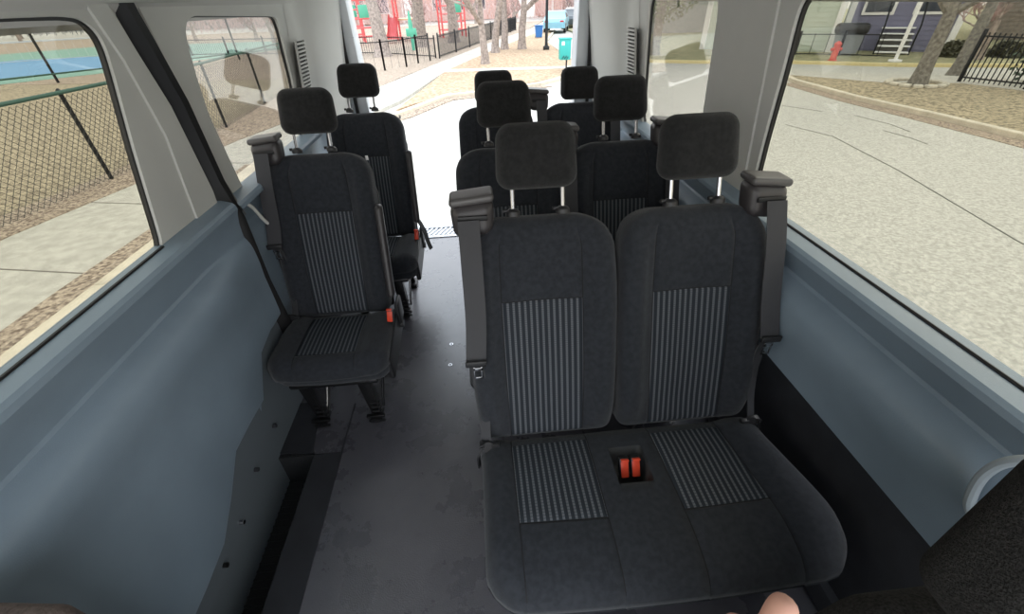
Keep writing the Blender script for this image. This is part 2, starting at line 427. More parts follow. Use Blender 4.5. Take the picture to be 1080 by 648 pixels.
outLl = [(1.60, .945), (YR, .945), (YR, 1.66), (1.47, 1.66), (1.54, 1.45), (1.61, 1.15)]
ul = link('upper_lining', sheet(outLl, [rearL], mapL, 0, .016), M_PILLAR, wl, ang=25)
for nm, lp, mp, par, g in (('window_2', rearL, mapL, wl, M_GLASSB), ('window_3', winR, mapR, wr, M_GLASS), ('window_4', rearR, mapR, wr, M_GLASSB)):
    bm = BM(); prism(bm, lp, -.004, 0, mp); tag(link(nm, bm, g, smooth=False), kind='structure')
    bm = BM(); ring(bm, lp, -.007 if g is M_GLASS else -.004, mp, -.006, .006); link('window_seal', bm, M_RUB, par)
# rear corner: folded pillar with air vent, seal and painted door opening
for sgn, par in ((1, wr), (-1, wl)):
    mp = mapR if sgn > 0 else mapL
    bm = BM(); n = 16; rows = []
    for z in (.0, .6, .97, 1.2, 1.45, 1.62, 1.8):
        x = wx(max(z, 1.0)) - .018
        rows.append([(sgn*x, 2.60, z), (sgn*x, 2.72, z), (sgn*(x-.008), 2.80, z), (sgn*(x-.035), 2.84, z), (sgn*(x-.06), 2.90, z), (sgn*(x-.085), 3.0, z), (sgn*(x-.11), 3.12, z), (sgn*(x-.12), YR+.0, z), (sgn*(x-.11), YR+.02, z), (sgn*1.0, YR+.02, z)])
    bm = loft(rows[2:]); link('corner_pillar', bm, M_PILLAR, par)
    bm = loft([[p for p in r] for r in rows[:3]]); link('corner_base', bm, M_PANEL, par)
    bm = BM(); y0, y1 = (2.52, 2.70) if sgn > 0 else (2.60, 2.72)
    y0, y1 = (2.575, 2.70) if sgn > 0 else (2.60, 2.73)
    for k in range(14):
        z = 1.215 + k*.0175; a = mp(y0, z, .046); b = mp(y1, z, .046); box(bm, (Vector(a)+Vector(b))/2, (.012, y1-y0, .008))
    bar(bm, mp(y0, 1.20, .045), mp(y0, 1.455, .045), .006, .01); bar(bm, mp(y1, 1.20, .045), mp(y1, 1.455, .045), .006, .01)
    v = link('air_vent', bm, M_PILLAR, par)
    bm = BM(); prism(bm, [(y0, 1.205), (y1, 1.205), (y1, 1.452), (y0, 1.452)], .036, .0405, mp); link('vent_backing', bm, M_RUB, v, smooth=False)
    # painted jamb outside of the seal
    bm = BM(); xo = .80 if sgn > 0 else -.80; xi = .70 if sgn > 0 else -.715
    box(bm, ((xo+xi)/2 + sgn*.012, YR+.09, .86), (abs(xo-xi), .16, 1.9), bev=.02)
    box(bm, (sgn*.89, YR+.10, .86), (.2, .10, 1.9), bev=.02)
    for z in (.55, 1.43): box(bm, ((xo+xi)/2+sgn*.012, YR+.015, z), (abs(xo-xi)*.98, .014, .004))
    link('door_jamb', bm, M_BODY, par)
    bm = BM(); tube(bm, [(sgn*.805, YR+.0, 0), (sgn*.81, YR+.0, .9), (sgn*.80, YR, 1.4), (sgn*.77, YR, 1.78)], .012, 8); link('door_seal', bm, M_RUB, par)
# rear lower corner panels and header over the opening
bm = BM(); box(bm, (0, YR+.06, 1.86), (1.9, .12, .16), bev=.03); tag(link('trim_6', bm, M_PILLAR), kind='structure')
# roof lining, curved down to the window heads, with side ducts
rows = []
for y in (-.6, .5, 1.5, 2.5, YR+.1):
    rows.append([(x, y, z) for x, z in [(-.915, 1.57), (-.90, 1.60), (-.885, 1.615), (-.86, 1.66), (-.82, 1.76), (-.72, 1.86), (-.5, 1.93), (0, 1.96), (.5, 1.93), (.72, 1.86), (.82, 1.76), (.86, 1.66), (.885, 1.615), (.90, 1.60), (.915, 1.57)]])
cl = link('ceiling', loft(rows), M_HEAD); tag(cl, kind='structure')
bm = BM()
prism(bm, [(-1.0, 1.66), (-.98, 1.8), (-.8, 2.02), (0, 2.08), (.8, 2.02), (.98, 1.8), (1.0, 1.66), (.97, 1.66), (.95, 1.8), (.75, 1.98), (0, 2.04), (-.75, 1.98), (-.95, 1.8), (-.97, 1.66)], -.6, YR+.12, lambda u, v, h: (u, h, v))
link('roof_skin', bm, M_BODY, cl)
bm = rbox((.05, .20, .035), .034, base=(4, 8, 3), deform=lambda p: (p.x-.865, p.y+1.52, p.z+1.655)); link('overhead_duct', bm, M_PILLAR, cl)
# assist handle on the right wall, close to the camera
bm = BM(); tube(bm, smooth_path([(-.955, 1.66, .99), (-.935, 1.70, .95), (-.925, 1.73, .88), (-.92, 1.77, .83), (-.915, 1.83, .82)]), .007, 8); link('lit_edge_strip', bm, M_PILLAR, wl)  # left wall: pale tube added to draw the quarter panel's lit front edge
h = thing('assist_handle', 'pale grey grab handle on the right wall panel', 'handle', (.905, .33, .85))
bm = BM(); tube(bm, smooth_path([(.0, -.02, .12), (-.022, .0, .105), (-.028, .018, .07), (-.028, .024, .03), (-.026, .020, -.01), (-.024, .008, -.05), (.0, .0, -.085)]), .009, 10); link('grip', bm, mat('pale blue grey grip', (.36, .41, .45), .4), h)
bm = BM(); box(bm, (-.004, -.02, .12), (.012, .05, .04), bev=.005); link('mount', bm, M_PANEL, h)

# ================================================================== SEATS
TH = math.atan(.338)
def backrest_bm(Wd=.462, H=.735, sw=.125, zs0=.02, zs1=.487, tilt=TH):
    hx, hy, hz = Wd/2, .052, H/2
    ex = [s*(sw+d) for s in (-1, 1) for d in (-.004, -.0015, .0015, .004, .03, .05)]
    ez = [zs1-hz+d for d in (-.004, -.0015, .0015, .004)] + [zs0-hz, hz-.11, hz-.09, hz-.07, hz-.05, hz-.03, hz-.015]
    def df(p):
        x, y, z = p; zz = z+hz; ax = abs(x)
        R = .105; t = max(0, zz-(H-R))
        wsc = ((hx-R) + sqrt(max(0, R*R - t*t*.985)))/hx
        wsc *= .965 + .035*ss(0, .25, zz) - .03*ss(H*.55, H, zz)
        if y < 0:
            fade = ss(0, .12, zz)*(1-ss(H-.22, H-.02, zz)*.85)
            bol = ss(sw, sw+.055, ax)
            y += -.034*bol*fade - .012*(1-(x/hx)**2)*0 + .008*(1-ss(0, sw, ax))*fade
            if .0 < zz < H-.05: y += .0055*math.exp(-((ax-sw)/.0022)**2)
            if ax < sw: y += .004*math.exp(-((zz-zs1)/.0022)**2)
            y -= .012*sin(pi*min(1, zz/.5))*(1-ss(.1, .2, ax))*.6      # lumbar swell
        x *= wsc
        y += .02*ss(H-.1, H, zz)
        # lean back
        yy = y+.052; return (x, yy*cos(tilt) + zz*sin(tilt), -yy*sin(tilt) + zz*cos(tilt))
    def mf(c, ax, s):
        zz = c.z+hz
        if ax == 1 and s < 0:
            if abs(abs(c.x)-sw) < .0016 and zz < H-.06: return 2
            if abs(c.x) < sw and abs(zz-zs1) < .0016: return 2
            if abs(c.x) < sw and zs0 < zz < zs1: return 1
        if ax == 1 and s > 0: return 3
        return 0
    return rbox((hx, hy, hz), .04, ex, (), ez, (14, 3, 18), df, mf)
def headrest_bm(w=.236, hgt=.176, th=.092, tilt=TH):
    def df(p):
        x, y, z = p; s = (z+hgt/2)/hgt
        x *= 1.0 - .075*s; y += -.010*(x/(w/2))**2*0 + .018*(1-(x/(w/2))**2)*(-.5); y += .006*s
        return (x, y*cos(tilt)+z*sin(tilt), -y*sin(tilt)+z*cos(tilt))
    return rbox((w/2, th/2, hgt/2), .044, (), (), (), (10, 4, 8), df)
def cushion_bm(centres, x0, x1, depth=.46, sw=.125, zt=.43, flare=0.0, well=None, thick=.165):
    hx = (x1-x0)/2; xc = (x0+x1)/2; hy = depth/2+.02; hz = thick/2
    ex = []
    for c in centres: ex += [c-xc+s*(sw+d) for s in (-1, 1) for d in (-.004, -.0015, .0015, .004)]
    if well: ex += [well[0]-xc, well[0]-xc+.006, well[1]-xc-.006, well[1]-xc, well[0]-xc-.004, well[1]-xc+.004]
    # local y: 0 at junction -> -depth at the front
    def ly(y): return y - hy + .02
    ey = [-.035+hy-.02, -.285+hy-.02, -.2865+hy-.02, -.289+hy-.02, -.2835+hy-.02, -.281+hy-.02]
    if well: ey += [well[2]+hy-.02, well[2]+hy-.014, well[3]+hy-.02, well[3]+hy-.026]
    def df(p):
        x, y, z = p; Y = ly(y); X = x+xc
        if z > 0:
            z += .012*ss(-.40, -.25, Y)*0 - .012*ss(-.15, 0, Y)
            z -= .028*ss(-.33, -.50, Y)
            dmin = min(abs(X-c) for c in centres)
            z += .014*ss(sw, sw+.06, dmin)*(1-ss(-.36, -.47, Y))*(1 if (X < centres[0] or X > centres[-1]) else .15)
            for c in centres:
                z -= .0055*math.exp(-((abs(X-c)-sw)/.0022)**2)
                if abs(X-c) < sw: z -= .004*math.exp(-((Y+.2855)/.0022)**2)
            if well and well[0]-.001 < X < well[1]+.001 and well[2]-.001 < Y < well[3]+.001: z -= .075*min(1, max(0, min(X-well[0], well[1]-X, Y-well[2], well[3]-Y)/.006))
        # crowned front and flared outer corners
        e = (x/hx); k = ss(-.05, -.35, Y)
        x += flare*max(0, e)*k*ss(.3, 1, abs(e)) - .03*(1-k)*max(0, e)*(1 if flare else 0)
        Y2 = Y - .016*(1-e*e)*k + .03*ss(.80, 1, abs(e))*ss(-.25, -.5, Y)
        if z < 0: Y2 += .05*ss(-.2, -.5, Y)
        return (x+xc, Y2, zt-hz+z)
    def mf(c, ax, s):
        X = c.x+xc; Y = ly(c.y)
        if ax == 2 and s > 0:
            if well and well[0] < X < well[1] and well[2] < Y < well[3]: return 3
            for q in centres:
                if abs(abs(X-q)-sw) < .0016: return 2
                if abs(X-q) < sw and abs(Y+.2857) < .0016: return 2
                if abs(X-q) < sw and -.2857 < Y < -.035: return 1
        return 0
    return rbox((hx, hy, hz), .065, ex, ey, (), (20, 12, 4), df, mf)
SEATM = [M_FAB, M_STRIPE, M_SEAM, M_PLA]
HRM = mat('headrest cloth', (.019, .019, .0195), .95, var=.2, vscale=70, bump=.3, bscale=900, spec=.15, sheen=.12)
meshes = {}
def cached(key, fn, mats, name):
    if key not in meshes:
        bm = fn(); me = bpy.data.meshes.new(name); bmesh.ops.recalc_face_normals(bm, faces=bm.faces); bm.to_mesh(me); bm.free()
        for x in mats: me.materials.append(x)
        me.polygons.foreach_set('use_smooth', [True]*len(me.polygons)); meshes[key] = me
    return meshes[key]
def on_back(z, y=0.0):  # local point on the back plane at height z above the junction (.42)
    return y + .338*(z)
ZJ = .42
def add_headrest(t, x, up, centre_z=1.243):
    zc = centre_z - ZJ; y = .052 + .338*zc - .01
    o = link('headrest', None, None, t, mesh=cached('hr', headrest_bm, [HRM], 'headrest'), loc=(x, y, centre_z))
    if up:
        for s in (-1, 1):
            bm = BM(); L = (centre_z-.06-1.095)/cos(TH)
            a = Vector((s*.073, -sin(TH)*.06, -cos(TH)*.06)); b = a + Vector((0, -sin(TH), -cos(TH)))*L
            tube(bm, [a, b], .0062, 10); link('post', bm, M_CHR, o)
            bm = BM(); q = a + Vector((0, -sin(TH), -cos(TH)))*(centre_z-.06-1.098)/cos(TH); n = Vector((0, sin(TH), cos(TH)))
            tube(bm, [q-n*.012, q, q+n*.004, q+n*.009], [.021, .021, .018, .012], 16)
            tube(bm, [q+n*.004+Vector((-.018, 0, 0)), q+n*.004+Vector((-.030, -.002, 0))], .006, 8)
            link('post_guide', bm, M_PLA, o)
    return o
def add_housing(t, x, s, z=1.10):
    """plastic belt guide on the shoulder of the backrest; s = side it leans to"""
    y = .338*(z-ZJ)+.035
    bm = rbox((.060, .042, .050), .030, base=(6, 4, 6), deform=lambda p: (x+p.x*(1+.06*(p.z/.052)), y+p.y+.2*p.z, z+p.z+.10*p.x*(-s)))
    o = link('belt_guide', bm, M_PLG if True else M_PLA, t)
    bm = BM(); box(bm, (x, y-.046, z+.012), (.085, .006, .016), bev=.003); link('belt_slot', bm, M_RUB, o)
    bm = rbox((.060, .040, .012), .011, base=(6, 4, 2), deform=lambda p: (x+p.x*1.04, y-.004+p.y+.012, z+.055+p.z+.10*p.x*(-s))); link('guide_cap', bm, mat('pale guide cap', (.085, .08, .08), .4), o)
    return o
def add_belt(t, x, s, z0=1.10, zt=.73, zb=.40):
    """webbing from the guide down to the floor-side anchor with its tongue; s = outward side"""
    b = lambda z: .338*(z-ZJ)
    pts = [(x, b(z0)-.018, z0+.01), (x, b(1.0)-.042, 1.0), (x+s*.002, b(.85)-.050, .85), (x+s*.012, b(zt)-.055, zt+.0)]
    bm = BM(); ribbon(bm, smooth_path(pts), .060)
    o = link('seat_belt', bm, M_BELT, t)
    pts = [(x+s*.012, b(zt)-.058, zt+.005), (x+s*.010, b(zt)-.04, zt-.06), (x+s*.002, b(.5)-.01, .52), (x+s*.004, -.045, zb)]
    bm = BM(); ribbon(bm, smooth_path(pts), [.056]*3+[.048]*6+[.034]*10, side=(1, .5*s, 0)); link('lap_webbing', bm, M_BELT, o)
    bm = BM(); T = Vector((x+s*.012, b(zt)-.064, zt)); box(bm, T, (.064, .010, .022), bev=.004); link('tongue_cover', bm, M_PLA, o)
    bm = BM()
    for dx in (-.011, .011): box(bm, T+Vector((dx-s*.004, -.002, -.034)), (.006, .003, .046), bev=.001)
    box(bm, T+Vector((-s*.004, -.002, -.056)), (.028, .003, .008), bev=.001); box(bm, T+Vector((-s*.004, -.002, -.02)), (.028, .003, .012), bev=.001)
    link('latch_tongue', bm, M_CHR, o)
    return o
def add_anchor(t, x, s, y=-.03, z=.43):
    bm = BM(); tube(bm, [(x, y, z), (x, y-.012, z+.004)], .02, 14); box(bm, (x-s*.022, y-.004, z), (.028, .018, .028), bev=.004)
    box(bm, (x+s*.018, y, z+.008), (.020, .02, .02), bev=.004)
    for k in range(3): tube(bm, [(x+s*.014, y-.014, z+.022-k*.012), (x+s*.028, y-.014, z+.015-k*.012)], .003, 6)
    o = link('belt_anchor', bm, M_PLA, t)
    bm = BM(); ribbon(bm, smooth_path([(x+s*.02, y-.01, z+.01), (x+s*.034, y-.02, z-.03), (x+s*.035, y-.022, z-.08)]), .016, side=(.3, 1, 0), th=.006); link('anchor_strap', bm, M_STL, o)
def add_buckle(t, x, y, z, tilt=0, lean=.3):
    rot = Matrix.Rotation(lean, 3, 'X') @ Matrix.Rotation(tilt, 3, 'Y')
    bm = BM(); box(bm, Vector((x, y, z)), (.030, .026, .062), rot, bev=.004); o = link('seat_buckle', bm, M_PLA, t)
    bm = BM(); box(bm, Vector((x, y-.0135, z+.002)), (.024, .006, .052), rot, bev=.002); box(bm, Vector((x, y, z+.031)), (.024, .016, .006), rot, bev=.002)
    link('release_button', bm, M_RED, o)
def add_frame(t, x0, x1, legs, depth=.44):
    """under-seat pan, front legs with floor clamps, raking rear legs"""
    bm = BM(); box(bm, ((x0+x1)/2, -.18, .275), (x1-x0-.10, .30, .03), bev=.01)
    tube(bm, [(x0+.06, -.30, .275), (x1-.06, -.30, .275)], .016, 10); tube(bm, [(x0+.06, -.05, .275), (x1-.06, -.05, .275)], .016, 10)
    link('seat_pan', bm, M_STL, t)
    for i, x in enumerate(legs):
        bm = BM(); sx = 1 if i else -1
        bar(bm, (x-.012, -.30, .31), (x, -.275, .03), .052, .03, up=(0, 1, 0), bev=.004)
        bar(bm, (x+.022, -.31, .30), (x+.026, -.29, .05), .006, .045, up=(0, 1, 0), bev=.002)
        box(bm, (x, -.285, .012), (.05, .09, .024), bev=.004); box(bm, (x, -.31, .03), (.085, .018, .014), bev=.003)
        tube(bm, [(x-.03, -.325, .012), (x+.045, -.335, .022)], .006, 8)
        for k in range(3): tube(bm, [(x-.01, -.30, .05+k*.03), (x+.034, -.30, .05+k*.03)], .007, 8)
        link('leg', bm, M_STL, t)
        bm = BM()
        bar(bm, (x+.015, -.10, .31), (x+.015, .05, .03), .028, .018, up=(0, 1, 0), bev=.003)
        tube(bm, [(x+.038, -.28, .06), (x+.04, -.06, .28)], .006, 8)
        tube(bm, [(x+.038, -.28, .09), (x+.04, -.10, .27)], .004, 8, mi=1)
        box(bm, (x+.015, .05, .015), (.05, .09, .03), bev=.004)
        link('leg', bm, [M_STL, M_CHR], t)
def back_shell(t, x, Wd=.45):
    H = .70
    bm = rbox((Wd/2, .016, H/2), .015, base=(8, 2, 10), deform=lambda p: (p.x*(1-.22*ss(.2, .35, p.z)), (p.y+.112)*cos(TH)+(p.z+H/2)*sin(TH), -(p.y+.112)*sin(TH)+(p.z+H/2)*cos(TH)))
    link('back_shell', bm, M_PLA, t, loc=(x, 0, ZJ-.015))
def bench(loc, label, group, c=(.0, .468), x0=-.225, x1=.752, up=True, guides=((-.19, -1), (.673, 1)), flare=.018, well=True, rz=0, headz=1.243):
    t = thing('van_bench_seat', label, 'seat', loc, rz, group)
    wl_ = (.183, .290, -.200, -.080) if well else None
    key = ('cb', c, x0, x1)
    link('seat_cushion', None, None, t, mesh=cached(key, lambda: cushion_bm(list(c), x0, x1, flare=flare, well=wl_), SEATM, 'seat_cushion'))
    for k, x in enumerate(c):
        link('backrest', None, None, t, mesh=cached('back', backrest_bm, SEATM, 'backrest'), loc=(x, 0, ZJ-.02))
        back_shell(t, x)
        add_headrest(t, x, up, headz)
    for x, s in guides:
        add_housing(t, x, s); add_belt(t, x+s*.012, s)
        add_anchor(t, x+s*.01, s)
    if well:
        add_buckle(t, .220, -.135, .405, .0, -.55); add_buckle(t, .256, -.135, .405, .0, -.55)
    add_frame(t, x0, x1, (x0+.10, (x0+x1)/2, x1-.10))
    return t
bench((.162, .862, 0), 'nearest charcoal double bench with two red buckles between its cushions', 'double bench seats on the right side')
bench((.124, 1.59, 0), 'middle charcoal double bench, behind the nearest one', 'double bench seats on the right side', c=(.0, .500), x1=.76, guides=((.25, 1), (.70, 1)), well=False)
bench((.125, 2.46, 0), 'rearmost charcoal double bench with lowered headrests by the open rear doors', 'double bench seats on the right side', c=(.0, .515), x1=.76, up=False, guides=((.26, 1), (.70, 1)), well=False, headz=1.18)

def single(loc, label, guide, rz=0, loose=False, headz=1.243):
    t = thing('van_single_seat', label, 'seat', loc, rz, 'single seats on the left side')
    link('seat_cushion', None, None, t, mesh=cached('cs', lambda: cushion_bm([0.0], -.247, .255, depth=.34, flare=.0), SEATM, 'seat_cushion'))
    link('backrest', None, None, t, mesh=cached('back', backrest_bm, SEATM, 'backrest'), loc=(0, 0, ZJ-.02))
    back_shell(t, 0); add_headrest(t, 0, True, headz)
    add_frame(t, -.24, .24, (-.13, .125))
    if guide:
        add_housing(t, -.19, -1); add_belt(t, -.20, -1, zt=.76); add_anchor(t, -.215, -1)
    # side shield, folded armrest and buckle on the aisle side
    bm = rbox((.014, .16, .07), .013, base=(2, 8, 5), deform=lambda p: (p.x+.245, p.y-.14-.12*p.z, p.z+.33+.12*p.y)); link('side_shield', bm, M_PLA, t)
    bm = rbox((.018, .022, .20), .017, base=(3, 3, 10), deform=lambda p: (p.x+.246, (p.y-.02)+(p.z+.27)*.338-.03*ss(-.1, .2, p.z)*0, p.z+.27+ZJ)); link('armrest', bm, M_PLG, t)
    bm = BM(); box(bm, (.262, .02, .40), (.02, .10, .12), bev=.012); tube(bm, [(.24, .0, .33), (.275, .0, .33)], .02, 12); link('recline_cover', bm, M_PLA, t)
    add_buckle(t, .245, -.09, .45, .1, -.2)
    bm = BM(); box(bm, (.205, .30, 1.045), (.012, .002, .02), bev=.0008); link('cloth_tag', bm, mat('white tag', (.8, .8, .8), .6), t)
    if loose:
        bm = BM(); ribbon(bm, smooth_path([(.25, .02, .50), (.285, -.02, .44), (.30, -.05, .38), (.315, -.06, .33)]), .03, side=(.5, .8, 0), th=.005); link('loose_strap', bm, M_BELT, t)
    return t
single((-.70, 1.65, 0), 'nearer charcoal single seat on the left, by the sliding door edge', True)
single((-.655, 2.46, 0), 'farther charcoal single seat on the left, beside the open rear doors', False, loose=True)

# floor studs in the aisle
for i, (x, y) in enumerate([(-.235, 1.84), (-.237, 1.67), (-.62, 1.63)]):
    bm = BM(); tube(bm, [(0, 0, 0), (0, 0, .003)], .011, 16, mi=0); tube(bm, [(0, 0, .003), (0, 0, .0045)], .005, 12, mi=1)
    o = link('floor_stud', bm, [M_CHR, M_DARK], loc=(x, y, 0))
    tag(o, ['small metal floor stud in the aisle, the farther of two', 'small metal floor stud in the aisle, the nearer of two', 'small metal floor stud beside the nearer single seat leg'][i], 'stud', 'metal studs in the van floor')

# ---- front seats: only the edges that poke into the lower corners
def front_seat(loc, label, rz, hz=0, brown=False):
    t = thing('cab_seat', label, 'seat', loc, rz, 'cab seats')
    weave = mat('woven black cloth', (.022, .021, .020), .95, var=.5, vscale=300, bump=.6, bscale=500, spec=.15)
    o = link('headrest', rbox((.14, .05, .125), .035, base=(8, 3, 7), deform=lambda p: (p.x*(1+.1*p.z/.12), p.y+.005*(p.x/.15)**2, p.z+1.115+hz)), weave, t)
    for s in (-1, 1):
        bm = BM(); tube(bm, [(s*.07, 0, 1.08+hz), (s*.07, 0, .96)], .007, 10); tube(bm, [(s*.07, 0, .985), (s*.07, 0, 1.0)], .018, 14); link('post', bm, M_CHR, o)
    link('backrest', rbox((.25, .05, .34), .05, base=(8, 3, 8), deform=lambda p: (p.x*(1-.3*ss(.1, .34, p.z)), p.y+.0, p.z+.685)), weave if not brown else mat('brown grey cloth', (.07, .055, .05), .9, var=.3, vscale=90, bump=.4), t)
    link('seat_cushion', rbox((.25, .24, .06), .05, base=(6, 6, 3), deform=lambda p: (p.x, p.y-.26, p.z+.34)), weave, t)
    bm = BM(); box(bm, (0, -.26, .14), (.44, .42, .28), bev=.02); link('pedestal', bm, M_PLA, t)
    return t
front_seat((.572, .120, 0), 'dark woven front seat at the lower right corner, nearest the camera', 0, .065)
t = thing('cab_seat', 'brown-grey seat back whose top edge shows in the lower left corner', 'seat', (-.775, .272, 0))
bg = mat('brown grey cloth', (.10, .075, .068), .9, var=.3, vscale=90, bump=.4)
link('backrest', rbox((.115, .045, .30), .03, base=(8, 3, 8), deform=lambda p: (p.x, p.y-.1*p.x, p.z+.595+.05*-p.x)), bg, t)
bm = BM(); tube(bm, [(-.10, .02, .898), (.0, .01, .893), (.10, .0, .888)], .006, 6); link('piping', bm, M_SEAM, t)
link('seat_cushion', rbox((.115, .20, .06), .05, base=(6, 6, 3), deform=lambda p: (p.x, p.y-.24, p.z+.34)), bg, t)
bm = BM(); box(bm, (0, -.24, .14), (.21, .36, .28), bev=.02); link('pedestal', bm, M_PLA, t)

# ---- photographer's hand, one fingertip showing at the bottom edge
def hand():
    t = thing('person', 'fingertip of a hand held up at the bottom edge of the picture', 'person', (.127, .071, 1.379))
    t.rotation_euler = (RAD(-36), 0, 0)
    skin = mat('skin', (.72, .40, .31), .5, var=.06, vscale=30)
    V = []; E = []; Rd = []
    def v(p, r): V.append(Vector(p)); Rd.append(r); return len(V)-1
    def chain(a, ps):
        for p, r in ps: b = v(p, r); E.append((a, b)); a = b
        return a
    # local frame: fingers point up (z), palm faces away from the camera
    wr = v((.01, -.01, -.20), .026); pm = v((.005, -.005, -.15), .030); E.append((wr, pm))
    ps = [((-.028, 0, -.10), .013), ((-.006, .0, -.095), .013), ((.016, 0, -.10), .013), ((.037, 0, -.108), .012)]
    lens = [(.036, .024, .020), (.034, .022, .018), (.034, .022, .018), (.028, .018, .015)]
    drop = [0, -.028, -.032, -.034]
    for k, ((x, y, z), r) in enumerate(ps):
        kk = chain(pm, [((x, y, z), .013)])
        if k == 0: pts = [((-.026, -.002, -.065), .0095), ((-.016, -.004, -.038), .0088), ((-.006, -.004, -.016), .0082), ((.0, -.004, -.006), .0066)]
        else:
            c = .018+.004*k
            pts = [((x+.002, y+.010, z+.034), .0092), ((x+.003, y+c+.014, z+.044), .0085), ((x+.003, y+c+.026, z+.030), .0078), ((x+.003, y+c+.028, z+.018), .0065)]
        chain(kk, pts)
    chain(pm, [((-.038, .006, -.135), .014), ((-.052, .016, -.110), .011), ((-.050, .024, -.088), .009), ((-.045, .028, -.076), .007)])
    chain(wr, [((.02, -.03, -.30), .03), ((.04, -.08, -.42), .036)])
    me = bpy.data.meshes.new('hand'); me.from_pydata(V, E, []); o = bpy.data.objects.new('hand', me); COL.objects.link(o); o.parent = t
    me.materials.append(skin)
    md = o.modifiers.new('s', 'SKIN'); sk = me.skin_vertices[0].data
    for i, r in enumerate(Rd): sk[i].radius = (r, r*.9)
    sk[pm].radius = (.040, .014); sk[wr].radius = (.026, .018); sk[0].use_root = False; sk[pm].use_root = True
    for s_ in sk: pass
    m2 = o.modifiers.new('ss', 'SUBSURF'); m2.levels = 2; m2.render_levels = 2
    md.use_smooth_shade = True
    bm = BM(); rows = []
    tube(bm, [(.012, -.014, -.23), (.022, -.035, -.31), (.045, -.09, -.45)], [.036, .045, .055], 16, cap=False); link('sleeve', bm, M_FAB2, t)
    return t
hand()

# ================================================================== OUTSIDE
G = -.70
M_ROAD = mat('worn pale asphalt', (.45, .435, .395), .9, var=.2, vscale=28, bump=.5, bscale=60)
M_WALK = mat('concrete walk', (.45, .43, .38), .9, var=.12, vscale=7, bump=.3, bscale=60)
M_KERB = mat('concrete kerb', (.56, .50, .40), .9, var=.1, vscale=4)
M_YEL = mat('yellow kerb paint', (.62, .53, .28), .8)
M_GRASS = mat('dormant grass', (.17, .135, .09), .95, vscale=12, bump=.8, bscale=40, col2=(.43, .36, .25))
M_LEAF = mat('leaf litter', (.13, .09, .065), .95, vscale=26, bump=1, bscale=50, col2=(.50, .41, .32))
M_COURT = mat('green court paint', (.16, .30, .25), .8); M_BLUE = mat('blue court paint', (.12, .27, .45), .8)
M_BARK = mat('bark', (.20, .185, .16), .95, var=.35, vscale=14, bump=1, bscale=40)
M_BARK2 = mat('pale bark', (.30, .25, .22), .95, var=.3, vscale=10, bump=1, bscale=40)
M_TWIG = mat('twigs', (.30, .22, .20), .95)
M_IRON = mat('black iron', (.015, .016, .018), .5, .3)
M_GALV = mat('dark galvanised wire', (.07, .07, .065), .5, .4)
M_GRN = mat('green coated rail', (.03, .09, .07), .6)
def slab(name, pts, z0, z1, m, **k):
    bm = BM(); prism(bm, pts, z0, z1, lambda u, v, h: (u, v, h)); o = link(name, bm, m, smooth=False); tag(o, kind=k.get('kind', 'structure')); return o
slab('street', [(-80, -30), (80, -30), (80, 130), (-80, 130)], G-.3, G-.07, M_ROAD)
walk = [(-4.35, -10), (-4.3, 4), (-4.15, 8), (-3.0, 11), (-2.1, 13.5), (-1.0, 19.5), (.18, 23.5), (2.76, 31.7), (6.2, 42), (9, 52), (7.6, 52.5), (4.8, 42.5), (1.44, 32.3), (-1.4, 22.5), (-3.2, 15.9), (-5.1, 9.8), (-5.7, 7.1), (-6.1, 5.4), (-6.3, 0), (-6.3, -10)]
slab('sidewalk', walk, G-.2, G+.02, M_WALK)
bm = BM()
for y in (-1.9, .2, 2.3, 4.35, 6.25, 8.2): box(bm, (-5.1, y+.1, G+.021), (1.9, .02, .004), Matrix.Rotation(-.22, 3, 'Z'))
for i in range(12):
    t = i/12; a = Vector((-3.9+(2.6-(-3.9))*t, 12.5+19.0*t, G+.021)); box(bm, a, (1.9, .03, .004), Matrix.Rotation(-.30, 3, 'Z'))
tag(link('sidewalk_joints', bm, mat('joint', (.16, .14, .12), .9), smooth=False), kind='structure')
slab('leaf_strip', [(-6.3, -10), (-6.3, 0), (-6.1, 5.4), (-5.7, 7.1), (-5.1, 9.8), (-3.2, 15.9), (-2.4, 19), (-6.0, 19), (-6.2, 14), (-6.1, 11), (-6.9, 5.4), (-7.2, 0), (-7.2, -10)], G-.2, G+.03, M_LEAF)
slab('gutter_leaves', [(-4.45, -10), (-4.4, 4), (-4.2, 8), (-4.0, 8), (-4.08, 4), (-4.1, 2), (-4.12, -10)], G-.2, G+.025, M_LEAF)
slab('park_grass', [(-2.4, 19), (-1.4, 22.5), (1.44, 32.3), (4.8, 42.5), (9, 60), (-60, 60), (-60, 36), (-18.5, 21), (-6.0, 19)], G-.2, G+.02, M_LEAF)
slab('field_grass', [(-6.9, -10), (-6.9, 5.4), (-6.1, 11), (-6.2, 14), (-6.0, 19), (-18.5, 21), (-60, 36), (-60, -10)], G-.2, G+.01, M_GRASS)
slab('parkway_grass', [(-2.05, 12.2), (-1.0, 19.5), (.18, 23.5), (2.76, 31.7), (6.2, 42), (7.2, 42), (4.9, 31.7), (4.6, 24), (4.5, 20), (4.1, 17.5), (3.5, 16.75), (.64, 14.55), (-.83, 14.1)], G-.2, G+.025, mat('dry parkway grass', (.27, .17, .10), .95, vscale=11, bump=.8, bscale=40, col2=(.50, .38, .26)))
slab('crosswalk_path', [(-1.1, 19.0), (-1.0, 19.8), (4.5, 19.0), (4.4, 18.4)], G-.2, G+.035, M_WALK)
def kerb(name, pts, m, w=.16, h=.06):
    bm = BM()
    for a, b in zip(pts, pts[1:]): bar(bm, (*a, G-.03), (*b, G-.03), w, .14, bev=.02)
    o = link(name, bm, m, smooth=False); tag(o, kind='structure')
